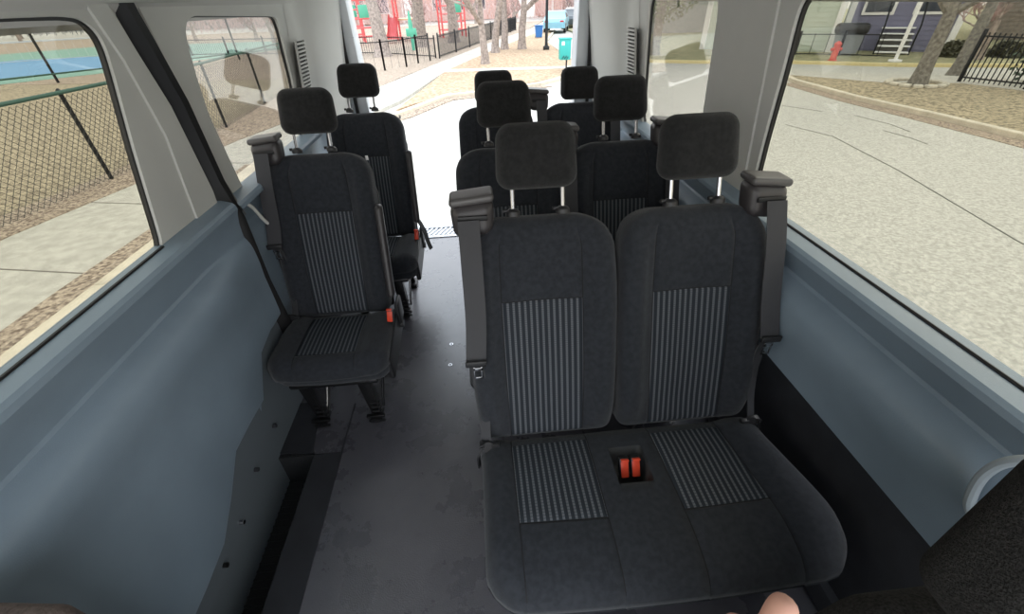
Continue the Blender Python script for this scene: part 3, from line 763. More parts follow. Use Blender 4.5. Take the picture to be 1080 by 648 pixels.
kerb('kerb', [(-3.95, 8.2), (-3.0, 10.4), (-1.9, 11.9), (-.83, 14.0), (.64, 14.5), (2.2, 15.4), (3.5, 16.7), (4.2, 17.6), (4.6, 20), (4.7, 24), (5.0, 31.7), (7.3, 42)], M_KERB)
kerb('kerb', [(-3.97, -10), (-3.96, 4), (-3.97, 8.2)], M_KERB, w=.26)
bm = BM()
# leaves swept along the kerb
slab('kerb_leaves', [(-3.6, 8), (-2.6, 10.3), (-1.6, 11.6), (-.6, 13.6), (.8, 14.1), (2.6, 15.1), (2.2, 15.4), (.64, 14.5), (-.83, 14.0), (-1.9, 11.9), (-3.0, 10.4), (-3.95, 8.2)], G-.2, G-.045, M_LEAF)
# right side
kerb('kerb', [(10.0, -6), (10.0, 7.2), (9.95, 9), (9.8, 11), (9.95, 13.7), (10.3, 14.8)], M_KERB)
kerbR = [(10.0, -6), (10.0, 7.2), (9.95, 9), (9.8, 11), (9.95, 13.7), (10.3, 14.6), (11.8, 12.6), (13.6, 11.9), (14.0, 10.5), (15.5, 5), (16, -6)]
slab('verge_grass', kerbR, G-.2, G+.025, mat('thatch verge grass', (.15, .125, .08), .95, vscale=14, bump=.9, bscale=30, col2=(.47, .39, .26)))
slab('gutter_leaves', [(9.9, -6), (9.9, 7.2), (9.85, 9), (9.7, 11), (9.85, 13.7), (9.5, 13.7), (9.35, 11), (9.45, 9), (9.5, 7.2), (9.4, -6)], G-.2, G-.06, M_LEAF)
slab('sidewalk', [(10.3, 14.6), (11.8, 12.6), (13.6, 11.9), (14.0, 10.5), (15.5, 5), (16, -6), (18, -6), (17.2, 6), (15.4, 12.0), (14.2, 13.3), (12.2, 14.2), (10.9, 15.6)], G-.2, G+.03, M_WALK)
slab('house_lawn', [(7.7, 19.9), (9.2, 19.0), (12.5, 17.7), (15.1, 15.9), (20, 13.8), (40, 8), (60, 8), (60, 60), (9.0, 60), (8, 30)], G-.2, G+.03, mat('spring lawn', (.22, .22, .12), .95, vscale=5, bump=.8, bscale=30, col2=(.36, .33, .2)))
kerb('kerb', [(7.55, 24), (7.6, 19.9), (9.2, 18.95), (12.5, 17.65), (15.1, 15.85), (20, 13.75), (40, 7.9)], M_YEL)
bm = BM()  # tar lines on the street
for pts in ([(6.67, 9.03), (6.98, 8.0), (6.6, 6), (5.98, 3.68), (5.9, 0)], [(7.4, 13), (7.6, 11), (8.2, 10)], [(8.6, 9.5), (8.7, 8.6), (8.6, 8.0)], [(8.2, 8.2), (8.25, 7.6), (8.2, 7.2)]):
    ribbon(bm, [(x, y, G-.067) for x, y in pts], .018, th=.004, side=(1, 0, 0))
tag(link('tar_lines', bm, mat('tar', (.14, .135, .12), .8), smooth=False), kind='structure')
# courts on the left
slab('court', [(-20.5, 19.9), (-19.7, 21.4), (-17.5, 23.8), (-12.4, 34.0), (-15.8, 42.2), (-31.6, 44.5), (-35.3, 39.9), (-40, 30), (-30, 18)], G-.2, G+.03, M_COURT)
slab('court_paint', [(-22.8, 22.3), (-21.5, 23.5), (-19.0, 26.6), (-23.9, 34.0), (-29.0, 33.9), (-30.6, 30.7), (-32, 24)], G-.2, G+.035, M_BLUE)

# --- trees
def tree_bm(seed, height, r0, fork=.35, depth=5, twigs=2, spread=.5, lean=(0, 0), nseg=4, splits=3):
    r = random.Random(seed); bm = BM()
    def grow(p, d, L, rad, lev):
        n = nseg if lev < 3 else 3; pts = [p]; rs = [rad]
        for i in range(n):
            d = (d + Vector((r.uniform(-1, 1), r.uniform(-1, 1), r.uniform(-.4, .7)))*(.10 if lev == 0 else .22)).normalized()
            p = p + d*L/n; pts.append(p); rs.append(rad*(1-.45*(i+1)/n))
        tube(bm, pts, rs, 10 if lev == 0 else (6 if lev < 3 else 3), cap=(lev < 2), mi=0 if lev < 3 else 1)
        if lev >= depth: return
        k = splits if lev else splits+1
        for i in range(k + (twigs if lev >= depth-2 else 0)):
            j = r.randint(max(1, len(pts)-3), len(pts)-1) if i else len(pts)-1
            a = Vector((r.uniform(-1, 1), r.uniform(-1, 1), r.uniform(-.2, .9))).normalized()
            nd = (d*(1-spread) + a*spread*1.25).normalized()
            grow(pts[j], nd, L*r.uniform(.62, .85), rs[j]*r.uniform(.6, .82), lev+1)
    z0 = Vector((0, 0, 0)); d0 = Vector((lean[0], lean[1], 1)).normalized()
    tube(bm, [Vector((0, 0, -.1)), Vector((0, 0, .15)), d0*.4], [r0*1.5, r0*1.15, r0], 10)
    grow(d0*.3, d0, height*fork, r0, 0)
    return bm
def put_tree(name, bm, loc, label, group, mats=(M_BARK, M_TWIG), rz=0, mesh=None):
    o = link(name, bm, list(mats), loc=loc, mesh=mesh); o.rotation_euler = (0, 0, rz); return tag(o, label, 'tree', group)
ta = put_tree('street_tree', tree_bm(11, 7.5, .195, .36, 5, 3, .5), (12.4, 12.05, G), 'thick bare tree growing inside a ring of pale stones', None)
tb = put_tree('street_tree', tree_bm(5, 8, .18, .36, 5, 3, .45), (15.15, 13.6, G), 'bare tree standing behind the stone-ringed tree, by the iron fence', None)
ORD = ['first', 'second', 'third', 'fourth', 'fifth', 'sixth', 'seventh', 'eighth', 'ninth', 'tenth', 'eleventh', 'twelfth', 'thirteenth', 'fourteenth', 'fifteenth', 'sixteenth', 'seventeenth', 'eighteenth', 'nineteenth', 'twentieth', 'twenty-first', 'twenty-second', 'twenty-third', 'twenty-fourth']
# stone ring
for k in range(14):
    a = 2*pi*k/14
    bm = rbox((.122, .09, .05), .04, base=(3, 3, 2), deform=lambda p, a=a: (p.x*(1+.1*sin(9*a)), p.y, p.z))
    o = link('edging_stone', bm, mat('pale stone', (.5, .46, .38), .9, var=.2, vscale=8), loc=(12.4+.62*cos(a), 12.1+.62*sin(a), G+.055)); o.rotation_euler = (0, 0, a+pi/2)
    tag(o, 'pale edging stone in the tree ring, %s counter-clockwise from the iron fence side' % ORD[k], 'stone', 'edging stones around the tree')
# rear street trees
protoA = None
spec = [((.64, 21.1), .17, 6.5, 21, 'slim pale tree in the parkway, nearest behind the van'), ((1.35, 25.7), .20, 7.5, 22, 'dark-trunked tree in the parkway beside the walk'),
        ((1.95, 27.2), .20, 7.5, 23, 'pale parkway tree right of the dark-trunked tree'), ((2.9, 27.0), .22, 8, 24, 'leaning parkway tree left of the dark post'),
        ((-4.6, 26.3), .38, 9, 25, 'broad grey trunk at the left of the playground'), ((-3.0, 31.2), .42, 9, 26, 'broad brown trunk in front of the red slides'),
        ((-1.0, 33.5), .36, 9, 27, 'broad trunk behind the black iron fence')]
for (x, y), r0, h_, sd, lb in spec:
    put_tree('bare_tree', tree_bm(sd, h_, r0, .36, 4, 3, .5), (x, y, G), lb, 'bare trees behind the van', (M_BARK2, M_TWIG))
farm = [tree_bm(s, 7, .16, .13, 5, 3, .55) for s in (31, 32, 33)]
far_me = []
for i, bm in enumerate(farm):
    me = bpy.data.meshes.new('bare_tree'); bm.to_mesh(me); bm.free(); me.materials.append(M_BARK2); me.materials.append(mat('pinkish twigs', (.36, .24, .22), .95)); far_me.append(me)
far = [(-14, 37), (-10, 40), (-10.8, 35.2), (-4, 44), (-1, 48), (3, 46), (5.5, 58), (13, 50), (12.5, 62), (-18, 44), (-12, 50), (1.0, 60), (6, 66), (-6, 56), (16, 58), (-24, 46), (-32, 52), (-40, 58), (-50, 60), (-22, 58), (-44, 72), (-58, 70)]
far.sort(key=lambda p: p[0]/p[1])
for i, (x, y) in enumerate(far):
    put_tree('bare_tree', None, (x, y, G), 'distant low-branching bare tree, %s from the left of those beyond the park' % ORD[i], 'distant bare trees', rz=i*1.3, mesh=far_me[i % 3])
for i, (x, y) in enumerate([(18.2, 15.9), (22.5, 15.6)]):
    put_tree('bare_tree', None, (x, y, G), ['low-branching bare tree behind the white utility pole', 'bare tree behind the far right iron fence'][i], 'bare trees by the right houses', rz=i*2.1, mesh=far_me[i % 3])
# leafy tree seen through the right rear window
def leafy(loc, h, label):
    r = random.Random(3); t = thing('leafy_tree', label, 'tree', loc)
    bm = BM(); tube(bm, [(0, 0, -.1), (0, 0, .4), (.05, 0, h*.4), (.1, .05, h*.8)], [.3, .2, .17, .06], 10)
    for k in range(14):
        a = r.uniform(0, 6.28); z = r.uniform(.3, .8)*h; tube(bm, [(0.05, 0, z), (cos(a)*1.0, sin(a)*1.0, z+.5), (cos(a)*1.7, sin(a)*1.7, z+1.1)], [.06, .04, .015], 5)
    link('trunk', bm, M_BARK, t)
    bm = BM()
    for k in range(9000):
        while True:
            p = Vector((r.uniform(-1, 1), r.uniform(-1, 1), r.uniform(-1, 1)))
            if p.length < 1: break
        p = Vector((p.x*2.1, p.y*2.1, h*.62+p.z*h*.42)); d = Vector((r.gauss(0, 1), r.gauss(0, 1), r.gauss(0, 1))).normalized(); e = d.orthogonal().normalized()*.07
        f = d*.05; bm.faces.new([bm.verts.new(p+e), bm.verts.new(p+f), bm.verts.new(p-e), bm.verts.new(p-f)])
    o = link('foliage', bm, mat('small green leaves', (.16, .19, .10), .8, var=.4, vscale=2), t, smooth=False); o['kind'] = 'stuff'
leafy((8.4, 21.6, G), 6, 'tree with dull green leaves at the corner seen through the right rear window')

# --- chain-link fence along the left walk
def chain_link(pts, h, pitch=.10, r=.005):
    t = thing('chain_link_fence', 'waist-high chain-link fence with green top rail beside the left walk', 'fence', (*pts[0], G))
    L = [0]; P = [Vector((*p, 0)) for p in pts]
    for a, b in zip(P, P[1:]): L.append(L[-1] + (b-a).length)
    def at(s, z):
        for i in range(len(P)-1):
            if s <= L[i+1] or i == len(P)-2:
                u = (s-L[i])/(L[i+1]-L[i]); q = P[i].lerp(P[i+1], u); return Vector((q.x-P[0].x, q.y-P[0].y, z))
    verts = []; faces = []; rows_ = int(h/(pitch/1.0))
    n = int(L[-1]/pitch)
    for i in range(n):
        for sg in (1, -1):
            s = i*pitch
            prev = None
            for j in range(0, rows_*2+1):
                ss_ = s + sg*(pitch/2)*(1 if j % 2 else 0)*1.0
                ss_ = min(max(ss_, 0), L[-1])
                p = at(ss_, .05 + j*pitch*.55) + Vector((.004*(1 if (j % 2) else -1)*sg, 0, 0))
                if p.z > h: break
                k = len(verts)
                verts += [p+Vector((r, 0, 0)), p+Vector((-r*.5, r*.87, 0)), p+Vector((-r*.5, -r*.87, 0))]
                if prev is not None:
                    for a in range(3): faces.append((prev+a, prev+(a+1) % 3, k+(a+1) % 3, k+a))
                prev = k
            
    me = bpy.data.meshes.new('wire_mesh'); me.from_pydata(verts, [], faces); me.materials.append(M_GALV)
    o = bpy.data.objects.new('wire_mesh', me); COL.objects.link(o); o.parent = t
    bm = BM()
    for i in range(len(P)-1): tube(bm, [at(L[i], h), at(L[i+1]-.001, h)], .028, 8)
    link('top_rail', bm, M_GRN, t)
    for y in (-5, -2, 1, 4.1, 7.6, 11.1, 14.0, 17):
        for i in range(len(P)-1):
            if P[i].y <= y <= P[i+1].y:
                u = (y-P[i].y)/(P[i+1].y-P[i].y); q = P[i].lerp(P[i+1], u)-P[0]
                bm = BM(); tube(bm, [(q.x-.05, q.y, 0), (q.x-.05, q.y, h+.03), (q.x-.05, q.y, h+.05)], [.03, .03, .012], 10); link('post', bm, M_IRON, t)
chain_link([(-6.75, -6), (-6.6, 0), (-6.4, 5.4), (-5.85, 11.1), (-6.05, 14), (-6.2, 19)], 1.36)
# tall court fence beyond: posts with rails
t = thing('court_fence', 'tall dark court fence posts and rails beyond the low fence', 'fence', (-17.2, 21, G))
for i, (x, y) in enumerate([(-24.5, 11.0), (-22, 14.4), (-19.3, 17.8), (-17.2, 21.2), (-15.0, 24.5), (-12.6, 27.7), (-10, 31)]):
    bm = BM(); tube(bm, [(x+17.2, y-21, 0), (x+17.2, y-21, 3.6)], .05, 8); link('post', bm, M_IRON, t)
for z in (.35, 3.55):
    bm = BM(); tube(bm, [(-24.5+17.2, -10, z), (7.2, 10, z)], .03 if z < 1 else .025, 6); link('rail', bm, M_GRN if z < 1 else M_IRON, t)
t = thing('tennis_net', 'low net across the blue court', 'net', (-27, 33, G))
bm = BM(); tube(bm, [(-5, -4, 0), (-5, -4, 1.1)], .06, 8); link('post', bm, M_IRON, t); bm = BM(); tube(bm, [(6, 2.5, 0), (6, 2.5, 1.1)], .06, 8); link('post', bm, M_IRON, t)
bm = BM(); bar(bm, (-5, -4, 1.06), (6, 2.5, 1.06), .03, .07); tube(bm, [(-5, -4, .1), (6, 2.5, .1)], .015, 5); 
for k in range(30):
    u = k/29; tube(bm, [(-5+11*u, -4+6.5*u, .08), (-5+11*u, -4+6.5*u, 1.05)], .008, 3)
link('net_band', bm, mat('net white', (.6, .6, .6), .8), t)

# --- black iron picket fences
def picket(name, pts, h, step, label, group=None, rails=(.12, .93), pr=.012, postev=2.4, m=M_IRON, pcount=100):
    t = thing(name, label, 'fence', (*pts[0], G), 0, group); P = [Vector((*p, 0)) for p in pts]; o0 = P[0]
    bmr = BM(); bmp = BM()
    for a, b in zip(P, P[1:]):
        for z in rails: bar(bmr, a-o0+Vector((0, 0, h*z)), b-o0+Vector((0, 0, h*z)), .03, .035)
        n = int((b-a).length/step)
        for i in range(n+1):
            q = a.lerp(b, i/n)-o0; tube(bmp, [q+Vector((0, 0, .05)), q+Vector((0, 0, h))], pr, 4)
        m_ = max(1, int((b-a).length/postev))
        for i in range(m_+1):
            q = a.lerp(b, i/m_)-o0; bm = BM(); box(bm, q+Vector((0, 0, (h+.08)/2)), (.07, .07, h+.08), bev=.008); link('post', bm, m, t)
    link('rail', bmr, m, t); k = link('pickets', bmp, m, t); k['kind'] = 'stuff'
    return t
picket('iron_fence', [(13.75, 12.15), (14.15, 10.75), (15.1, 7.0), (16.2, 1)], 1.2, .105, 'tall black iron picket fence at the far right', pr=.014)
picket('iron_fence', [(-1.5, 24.1), (1.56, 34.7), (4.2, 44)], 1.0, .12, 'black iron fence running away beside the rear walk', pr=.015)
picket('iron_fence', [(-1.7, 24.3), (-5, 27.4), (-12, 30), (-22, 33)], .9, .14, 'low iron fence in front of the playground')
picket('wire_fence', [(-5.9, 19.0), (-4.68, 20.2), (-3.6, 20.4), (-2.8, 21.3), (-2.4, 22.5), (-1.9, 23.2)], 1.05, .35, 'short leaning wire fence with thin posts beside the rear walk', rails=(.98,), pr=.006, postev=1.1)

# --- playground
t = thing('playground_tower', 'red and green playground tower behind the bare trunks', 'playground', (-4.4, 38, G))
RP = mat('red play plastic', (.72, .13, .13), .4); GP = mat('green play metal', (.10, .45, .30), .4); TP = mat('tan play deck', (.75, .55, .35), .5)
for sx in (-.8, .8):
    for sy in (-.8, .8):
        bm = BM(); tube(bm, [(sx, sy, 0), (sx, sy, 3.4)], .08, 10); link('post', bm, RP, t)
bm = BM(); box(bm, (0, 0, 1.3), (1.7, 1.7, .1), bev=.02); link('deck', bm, TP, t)
bm = BM(); vs = [(-1.1, -1.1, 3.3), (1.1, -1.1, 3.3), (1.1, 1.1, 3.3), (-1.1, 1.1, 3.3)]
for i in range(4): face(bm, [vs[i], vs[(i+1) % 4], (0, 0, 4.3)])
face(bm, vs[::-1]); link('roof', bm, GP, t, smooth=False)
for dx in (-1.7, 2.0):
    bm = BM(); rows = []
    for (y, z) in ((-.8, 1.45), (-1.3, 1.3), (-2.4, .55), (-3.0, .3), (-3.4, .28)): rows.append([(dx*.5+x, y, z+a) for x, a in ((-.35, .25), (-.3, 0), (.3, 0), (.35, .25))])
    loft(rows, bm=bm); g = bmesh.ops.solidify(bm, geom=bm.faces[:], thickness=.04); link('slide', bm, RP, t)
bm = BM()
for k in range(5): bar(bm, (-.8, .2+k*.1, .3+k*.2), (-.8, .9+k*.1, .3+k*.2), .06, .04)
for z in (1.6, 1.9, 2.2): tube(bm, [(-.8, -.8, z), (-.8, .8, z)], .03, 6); tube(bm, [(.8, -.8, z), (.8, .8, z)], .03, 6)
link('railing', bm, RP, t)
for (x, y, lb) in ((-1.2, 39, 'red play frame with a green panel at the right of the playground'), (-8.5, 37, 'red climbing frame at the left of the playground'), (-6.9, 34.4, 'small red climbing frame in front of the tower')):
    t = thing('climbing_frame', lb, 'playground', (x, y, G), .3)
    for sx in (-.9, .9):
        for sy in (-.5, .5): bm = BM(); tube(bm, [(sx, sy, 0), (sx, sy, 2.6)], .07, 8); link('post', bm, RP, t)
    bm = BM()
    for z in (.5, 1.0, 1.5, 2.0, 2.5): tube(bm, [(-.9, -.5, z), (.9, -.5, z)], .035, 6); tube(bm, [(-.9, .5, z), (.9, .5, z)], .035, 6)
    link('rungs', bm, RP, t); bm = BM(); box(bm, (.2, -.52, 1.9), (.9, .05, .7), bev=.03); link('panel', bm, GP, t)
t = thing('spring_rider', 'small green play post near the low fence', 'playground', (-3.25, 29, G))
bm = BM(); tube(bm, [(0, 0, 0), (0, 0, 1.3), (0, 0, 1.9)], [.08, .12, .04], 10); box(bm, (0, 0, .9), (.6, .2, .4), bev=.06); link('body', bm, GP, t)

# --- bins, sign post, poles
t = thing('litter_bin', 'teal litter bin on a post beside the kerb behind the van', 'bin', (3.62, 17.9, G))
TE = mat('teal metal', (.03, .36, .33), .5)
bm = BM(); box(bm, (-.10, 0, .72), (.40, .36, .66), bev=.03); link('body', bm, TE, t)
bm = BM(); box(bm, (-.10, 0, 1.06), (.44, .40, .05), bev=.015); link('lid', bm, TE, t)
bm = BM(); tube(bm, [(-.02, .0, 0), (-.02, 0, .6)], .03, 8); box(bm, (-.02, 0, .02), (.3, .3, .04), bev=.01); link('stand', bm, M_IRON, t)
bm = BM(); 
for a in range(8): box(bm, (-.22+.03*a, -.184, .45+.03*(a % 3)), (.022, .01, .05))
link('dark_marks', bm, M_IRON, t)
bm = BM(); box(bm, (-.2, -.184, .92), (.1, .008, .12)); link('sticker', bm, mat('white tag', (.8, .8, .8), .6), t)
t = thing('street_sign_post', 'pale green sign post with a teal street name plate and white sign', 'sign', (4.0, 18.3, G))
bm = BM(); tube(bm, [(0, 0, 0), (0, 0, 3.7)], .045, 8); link('pole', bm, mat('pale green steel', (.35, .55, .42), .5), t)
bm = BM(); box(bm, (-.1, -.03, 2.68), (.9, .03, .22), bev=.005); link('name_plate', bm, TE, t)
bm = BM(); box(bm, (0.0, -.06, 2.30), (.30, .02, .38), bev=.01); link('sign_plate', bm, mat('sign white', (.85, .86, .8), .5), t)
t = thing('wheeled_bin', 'blue wheeled bin standing far down the street', 'bin', (4.9, 34.5, G))
t.scale = (.62, .62, .62)
bm = BM(); prism(bm, [(-.32, .1), (.32, .1), (.42, 1.15), (-.42, 1.15)], -.35, .35, lambda u, v, h: (u, h, v)); link('body', bm, mat('blue plastic', (.03, .16, .45), .5), t)
bm = BM(); box(bm, (0, 0, 1.19), (.92, .8, .08), bev=.03); link('lid', bm, mat('blue plastic', (.03, .16, .45), .5), t)
for s in (-1, 1): bm = BM(); tube(bm, [(s*.3, .3, .12), (s*.36, .3, .12)], .12, 14); link('wheel', bm, M_RUB, t)
o = thing('lamp_pole', 'thin dark pole in the parkway near the leaning tree', 'pole', (4.1, 26.0, G))
bm = BM(); tube(bm, [(0, 0, 0), (0, 0, .3), (0, 0, 6)], [.12, .08, .06], 10); link('shaft', bm, M_IRON, o)
bm = BM(); box(bm, (0, 0, .1), (.3, .3, .2), bev=.03); link('base', bm, M_IRON, o)

# --- parked cars far down the street
def car(loc, rz, col, label):
    t = thing('car', label, 'car', loc, rz, 'parked cars'); m = mat('paint %s' % str(col), col, .3)
    prof = [(-2.1, .35), (-2.15, .75), (-1.95, .95), (-1.5, 1.0), (-1.0, 1.42), (.4, 1.45), (1.05, 1.0), (1.9, .88), (2.15, .7), (2.15, .35)]
    bm = BM(); prism(bm, prof, -.85, .85, lambda u, v, h: (u, h*(1-.16*ss(1.0, 1.45, v)), v)); link('body', bm, m, t)
    bm = BM(); prism(bm, [(-1.38, 1.03), (-.98, 1.36), (.36, 1.38), (.9, 1.03)], -.855, .855, lambda u, v, h: (u, h*(1-.16*ss(1.0, 1.45, v)), v)); link('side_glass', bm, M_RUB, t)
    for x in (-1.35, 1.35):
        for s in (-1, 1): bm = BM(); tube(bm, [(x, s*.7, .33), (x, s*.88, .33)], .33, 20); tube(bm, [(x, s*.88, .33), (x, s*.89, .33)], .18, 12, mi=1); link('wheel', bm, [M_RUB, M_ALU], t)
    bm = BM()
    for s in (-1, 1): box(bm, (-2.12, s*.6, .8), (.06, .3, .12), bev=.02)
    link('tail_light', bm, mat('tail red', (.5, .03, .03), .3), t)
car((7.3, 41, G-.05), 1.3, (.25, .5, .62), 'light blue parked car far down the street')
car((10.6, 50, G-.05), 1.3, (.75, .76, .78), 'white parked car farthest down the street')
car((9.6, 45.5, G-.05), 1.3, (.08, .09, .1), 'dark parked car beside the light blue car')
car((18.6, 8.6, G), -1.25, (.08, .12, .28), 'dark blue car behind the far right iron fence')

# --- houses
def house(loc, rz, w, d, h, wall, roof, label, lap=True, windows=(), roofh=2.2, trim=(.8, .8, .78), split=None):
    t = thing('house', label, 'house', loc, rz); mt = mat('trim %s' % str(trim), trim, .7)
    bm = BM(); box(bm, (0, 0, h/2), (w, d, h))
    if lap:
        for k in range(int(h/.17)):
            for yy in (-d/2, d/2): box(bm, (0, yy, .1+k*.17), (w+.02, .03, .012))
            for xx in (-w/2, w/2): box(bm, (xx, 0, .1+k*.17), (.03, d+.02, .012))
    link('wall', bm, wall, t, smooth=False)
    for sx in (-1, 1):
        for sy in (-1, 1): bm = BM(); box(bm, (sx*w/2, sy*d/2, h/2), (.22, .22, h), bev=.01); link('corner_board', bm, mt, t, smooth=False)
    bm = BM(); prism(bm, [(-w/2-.12, h), (w/2+.12, h), (0, h+roofh)], -d/2-.3, d/2+.3, lambda u, v, q: (u, q, v)); link('roof', bm, roof, t, smooth=False)
    for (x, z, ww, hh) in windows:
        bm = BM(); box(bm, (x, -d/2-.03, z), (ww+.2, .08, hh+.2), bev=.01); f = link('window', bm, mt, t, smooth=False)
        bm = BM(); box(bm, (x, -d/2-.075, z), (ww, .02, hh)); link('pane', bm, mat('window dark', (.05, .06, .08), .1), f, smooth=False)
    return t
RF = mat('grey shingle', (.12, .12, .12), .9, var=.2, vscale=10)
SI = mat('pale green siding', (.52, .58, .50), .8); PU = mat('slate violet siding', (.20, .20, .29), .8); BR = mat('tan brick', (.27, .235, .20), .9, var=.2, vscale=6)
PK = mat('pink brick', (.60, .36, .30), .9, var=.2, vscale=5); GY = mat('grey siding', (.35, .36, .36), .8)
hA = house((15.8, 24.5, G), RAD(-38), 5.2, 8, 7, SI, RF, 'pale green lap-sided house at the right', windows=())
hB = house((20.1, 22.3, G), RAD(-38), 3.6, 8, 7, PU, RF, 'slate violet house right of the pale green house', windows=((-.9, 2.2, .9, 1.6), (.8, 2.2, .9, 1.6)))
hC = house((23.5, 36.5, G), RAD(-42), 7, 8, 6, GY, RF, 'grey house behind the second bare trunk', windows=((-1, 2, 1.2, 1.6), (1, 2, 1.2, 1.6), (0, 4.4, 1.2, 1.4)))
hD = house((30.0, 21.0, G), RAD(-48), 9, 7, 2.5, BR, mat('brown shingle', (.22, .18, .15), .9), 'low brown house behind the far right iron fence', windows=((-1.6, 1.3, 1.2, 1.1), (1.2, 1.3, 1.2, 1.1)))
house((14, 38, G), RAD(-10), 6, 9, 7.5, GY, RF, 'grey house down the street, seen past the leafy tree', windows=((-1, 2, 1, 1.5), (1, 5, 1, 1.5)))
for i, (x, y, w_, lb) in enumerate([(-16, 74, 14, 'pink brick flats behind the playground, leftmost'), (0, 78, 14, 'pink brick flats behind the rear walk'), (18, 74, 14, 'pink brick flats at the end of the street'), (-36, 84, 16, 'pale flats far beyond the courts'), (-70, 98, 20, 'wide pale flats at the far left beyond the field')]):
    house((x, y, G), .1, w_, 10, 8, PK if i < 3 else GY, RF, lb, lap=False, windows=[(a, z, 1.3, 1.6) for a in (-4.5, -1.5, 1.5, 4.5) for z in (2, 5)], trim=(.75, .7, .66))
# front steps of the violet house
t = thing('front_steps', 'white front steps with railings before the violet house', 'steps', (16.9, 18.2, G), RAD(-38))
bm = BM()
for k in range(6): box(bm, (0, k*.28, .1+k*.19), (1.1, .3, .045), bev=.01)
link('tread', bm, mat('white paint', (.8, .8, .78), .6), t, smooth=False)
bm = BM()
for k in range(6): box(bm, (0, k*.28+.1, .0+k*.19), (1.05, .02, .16))
link('riser', bm, mat('dark riser', (.2, .2, .2), .8), t, smooth=False)
for s in (-1, 1):
    bm = BM(); bar(bm, (s*.56, -.1, 1.0), (s*.56, 1.5, 2.0), .05, .05); tube(bm, [(s*.56, -.1, 0), (s*.56, -.1, 1.0)], .03, 8); tube(bm, [(s*.56, 1.5, 1), (s*.56, 1.5, 2.0)], .03, 8); link('railing', bm, M_IRON, t)
t = thing('fire_hydrant', 'small red fire hydrant on the far verge at the right', 'hydrant', (13.75, 17.25, G))
bm = BM(); tube(bm, [(0, 0, 0), (0, 0, .05), (0, 0, .05), (0, 0, .5), (0, 0, .58), (0, 0, .66)], [.16, .16, .11, .11, .13, .03], 14); link('barrel', bm, mat('hydrant red', (.6, .06, .04), .5), t)
bm = BM(); tube(bm, [(-.2, 0, .4), (.2, 0, .4)], .05, 10); link('outlet', bm, mat('hydrant red', (.6, .06, .04), .5), t)
t = thing('utility_pole', 'white slanting utility pole in front of the steps', 'pole', (15.42, 16.28, G))
bm = BM(); tube(bm, [(0, 0, 0), (0, 0, 4.5)], .06, 10); link('shaft', bm, mat('white paint', (.8, .8, .78), .6), t)
bm = BM(); box(bm, (0, 0, .05), (.3, .3, .1), bev=.02); link('base', bm, mat('white paint', (.8, .8, .78), .6), t)
picket('yard_fence', [(13.6, 19.3), (14.9, 18.5), (16.3, 17.2)], .8, .5, 'low wire yard fence before the pale green house', rails=(.95, .1), pr=.012, postev=1.6)
t = thing('garbage_cart', 'grey lidded cart between the two right-hand houses', 'bin', (15.3, 18.75, G), -.66)
bm = BM(); prism(bm, [(-.42, .1), (.42, .1), (.5, .75), (-.5, .75)], -.3, .3, lambda u, v, h: (u, h, v)); link('body', bm, mat('grey cart', (.22, .24, .26), .6), t)
bm = BM(); box(bm, (0, 0, .93), (1.15, .7, .36), bev=.12); link('lid', bm, M_PLA, t)
# distant thicket beyond the field
r = random.Random(19); bm = BM()
for k in range(12000):
    u = r.random(); p = Vector((-110+u*100, 52+u*36+r.gauss(0, 2), G+r.uniform(0, 1)**.8*5.5)); a = r.uniform(-.6, .6); L = r.uniform(.8, 2.2); q = p+Vector((a*L*.6, 0, L))
    bm.faces.new([bm.verts.new(p), bm.verts.new(p+Vector((.07, .04, 0))), bm.verts.new(q)])
o = link('thicket', bm, mat('blue grey brush', (.17, .17, .18), .95, var=.4, vscale=.2), smooth=False); tag(o, 'blue-grey band of bare brush far beyond the courts', 'thicket', kind='stuff')
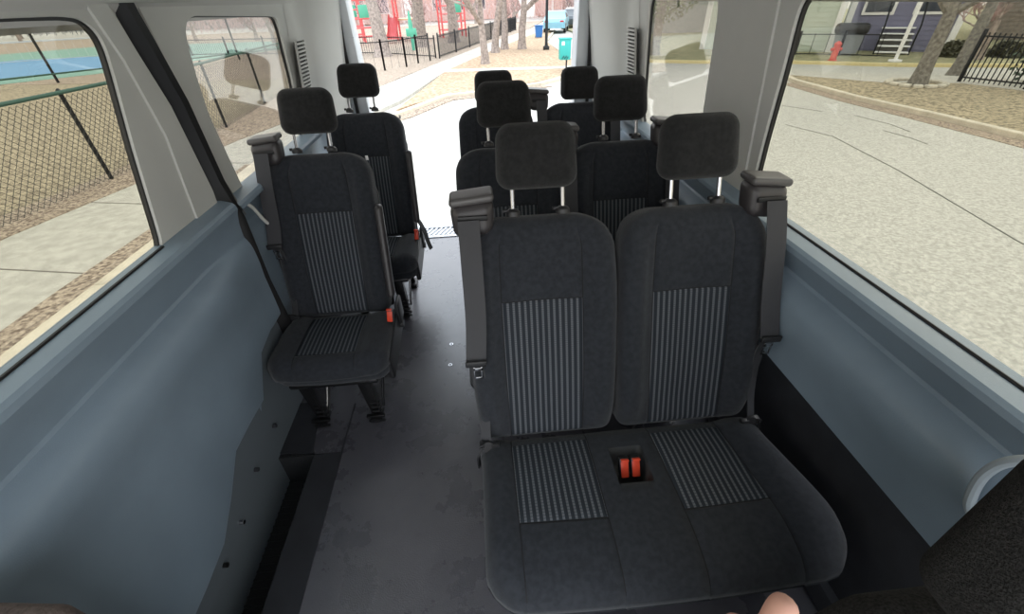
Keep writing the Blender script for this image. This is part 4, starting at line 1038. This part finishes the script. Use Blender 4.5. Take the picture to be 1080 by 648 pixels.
# pinkish bare brush behind the playground and along the street end
r = random.Random(29); bm = BM()
for k in range(12000):
    x = r.uniform(-34, 24); y = r.uniform(60, 69); p = Vector((x, y, G+r.uniform(0, 1)**1.2*6)); a = r.gauss(0, .5); L = r.uniform(.5, 1.8); w = r.uniform(.02, .05)
    q = p+Vector((a*L, r.gauss(0, .3), L)); bm.faces.new([bm.verts.new(p), bm.verts.new(p+Vector((w, w, 0))), bm.verts.new(q)])
o = link('bare_brush', bm, mat('pale pink twigs', (.58, .44, .42), .95), smooth=False); tag(o, 'pinkish tangle of bare twigs in front of the brick flats', 'brush', kind='stuff')
# hedge behind the iron fence
r = random.Random(9); bm = BM()
for k in range(6000):
    u = r.uniform(-2.2, 2.2); p = Vector((15.9 + u*.35 + r.gauss(0, .22), 9.6 - u*1.0 + r.gauss(0, .22), G+.1+r.uniform(0, 1)**.7*1.25)); d = Vector((r.gauss(0, 1), r.gauss(0, 1), r.gauss(0, 1))).normalized(); e = d.orthogonal().normalized()*.06; f = d*.05
    bm.faces.new([bm.verts.new(p+e), bm.verts.new(p+f), bm.verts.new(p-e), bm.verts.new(p-f)])
o = link('hedge', bm, mat('dark hedge leaves', (.05, .075, .05), .8, var=.4, vscale=3), smooth=False); tag(o, 'dark green hedge behind the far right iron fence', 'hedge')
# shrubs by the steps
for i, (x, y) in enumerate([(18.2, 16.9), (19.6, 16.2)]):
    r = random.Random(i); bm = BM()
    for k in range(1500):
        d = Vector((r.gauss(0, 1), r.gauss(0, 1), abs(r.gauss(0, 1)))).normalized()*r.uniform(.5, 1)*.55; e = Vector((r.uniform(-1, 1), r.uniform(-1, 1), r.uniform(-1, 1)))*.08
        bm.faces.new([bm.verts.new(d+e), bm.verts.new(d-e), bm.verts.new(d+Vector((e.y, -e.x, .05)))])
    o = link('bare_shrub', bm, mat('shrub brown', (.12, .12, .08), .9), loc=(x, y, G), smooth=False); tag(o, ['dark shrub just right of the white steps', 'dark shrub farther right of the white steps'][i], 'shrub')
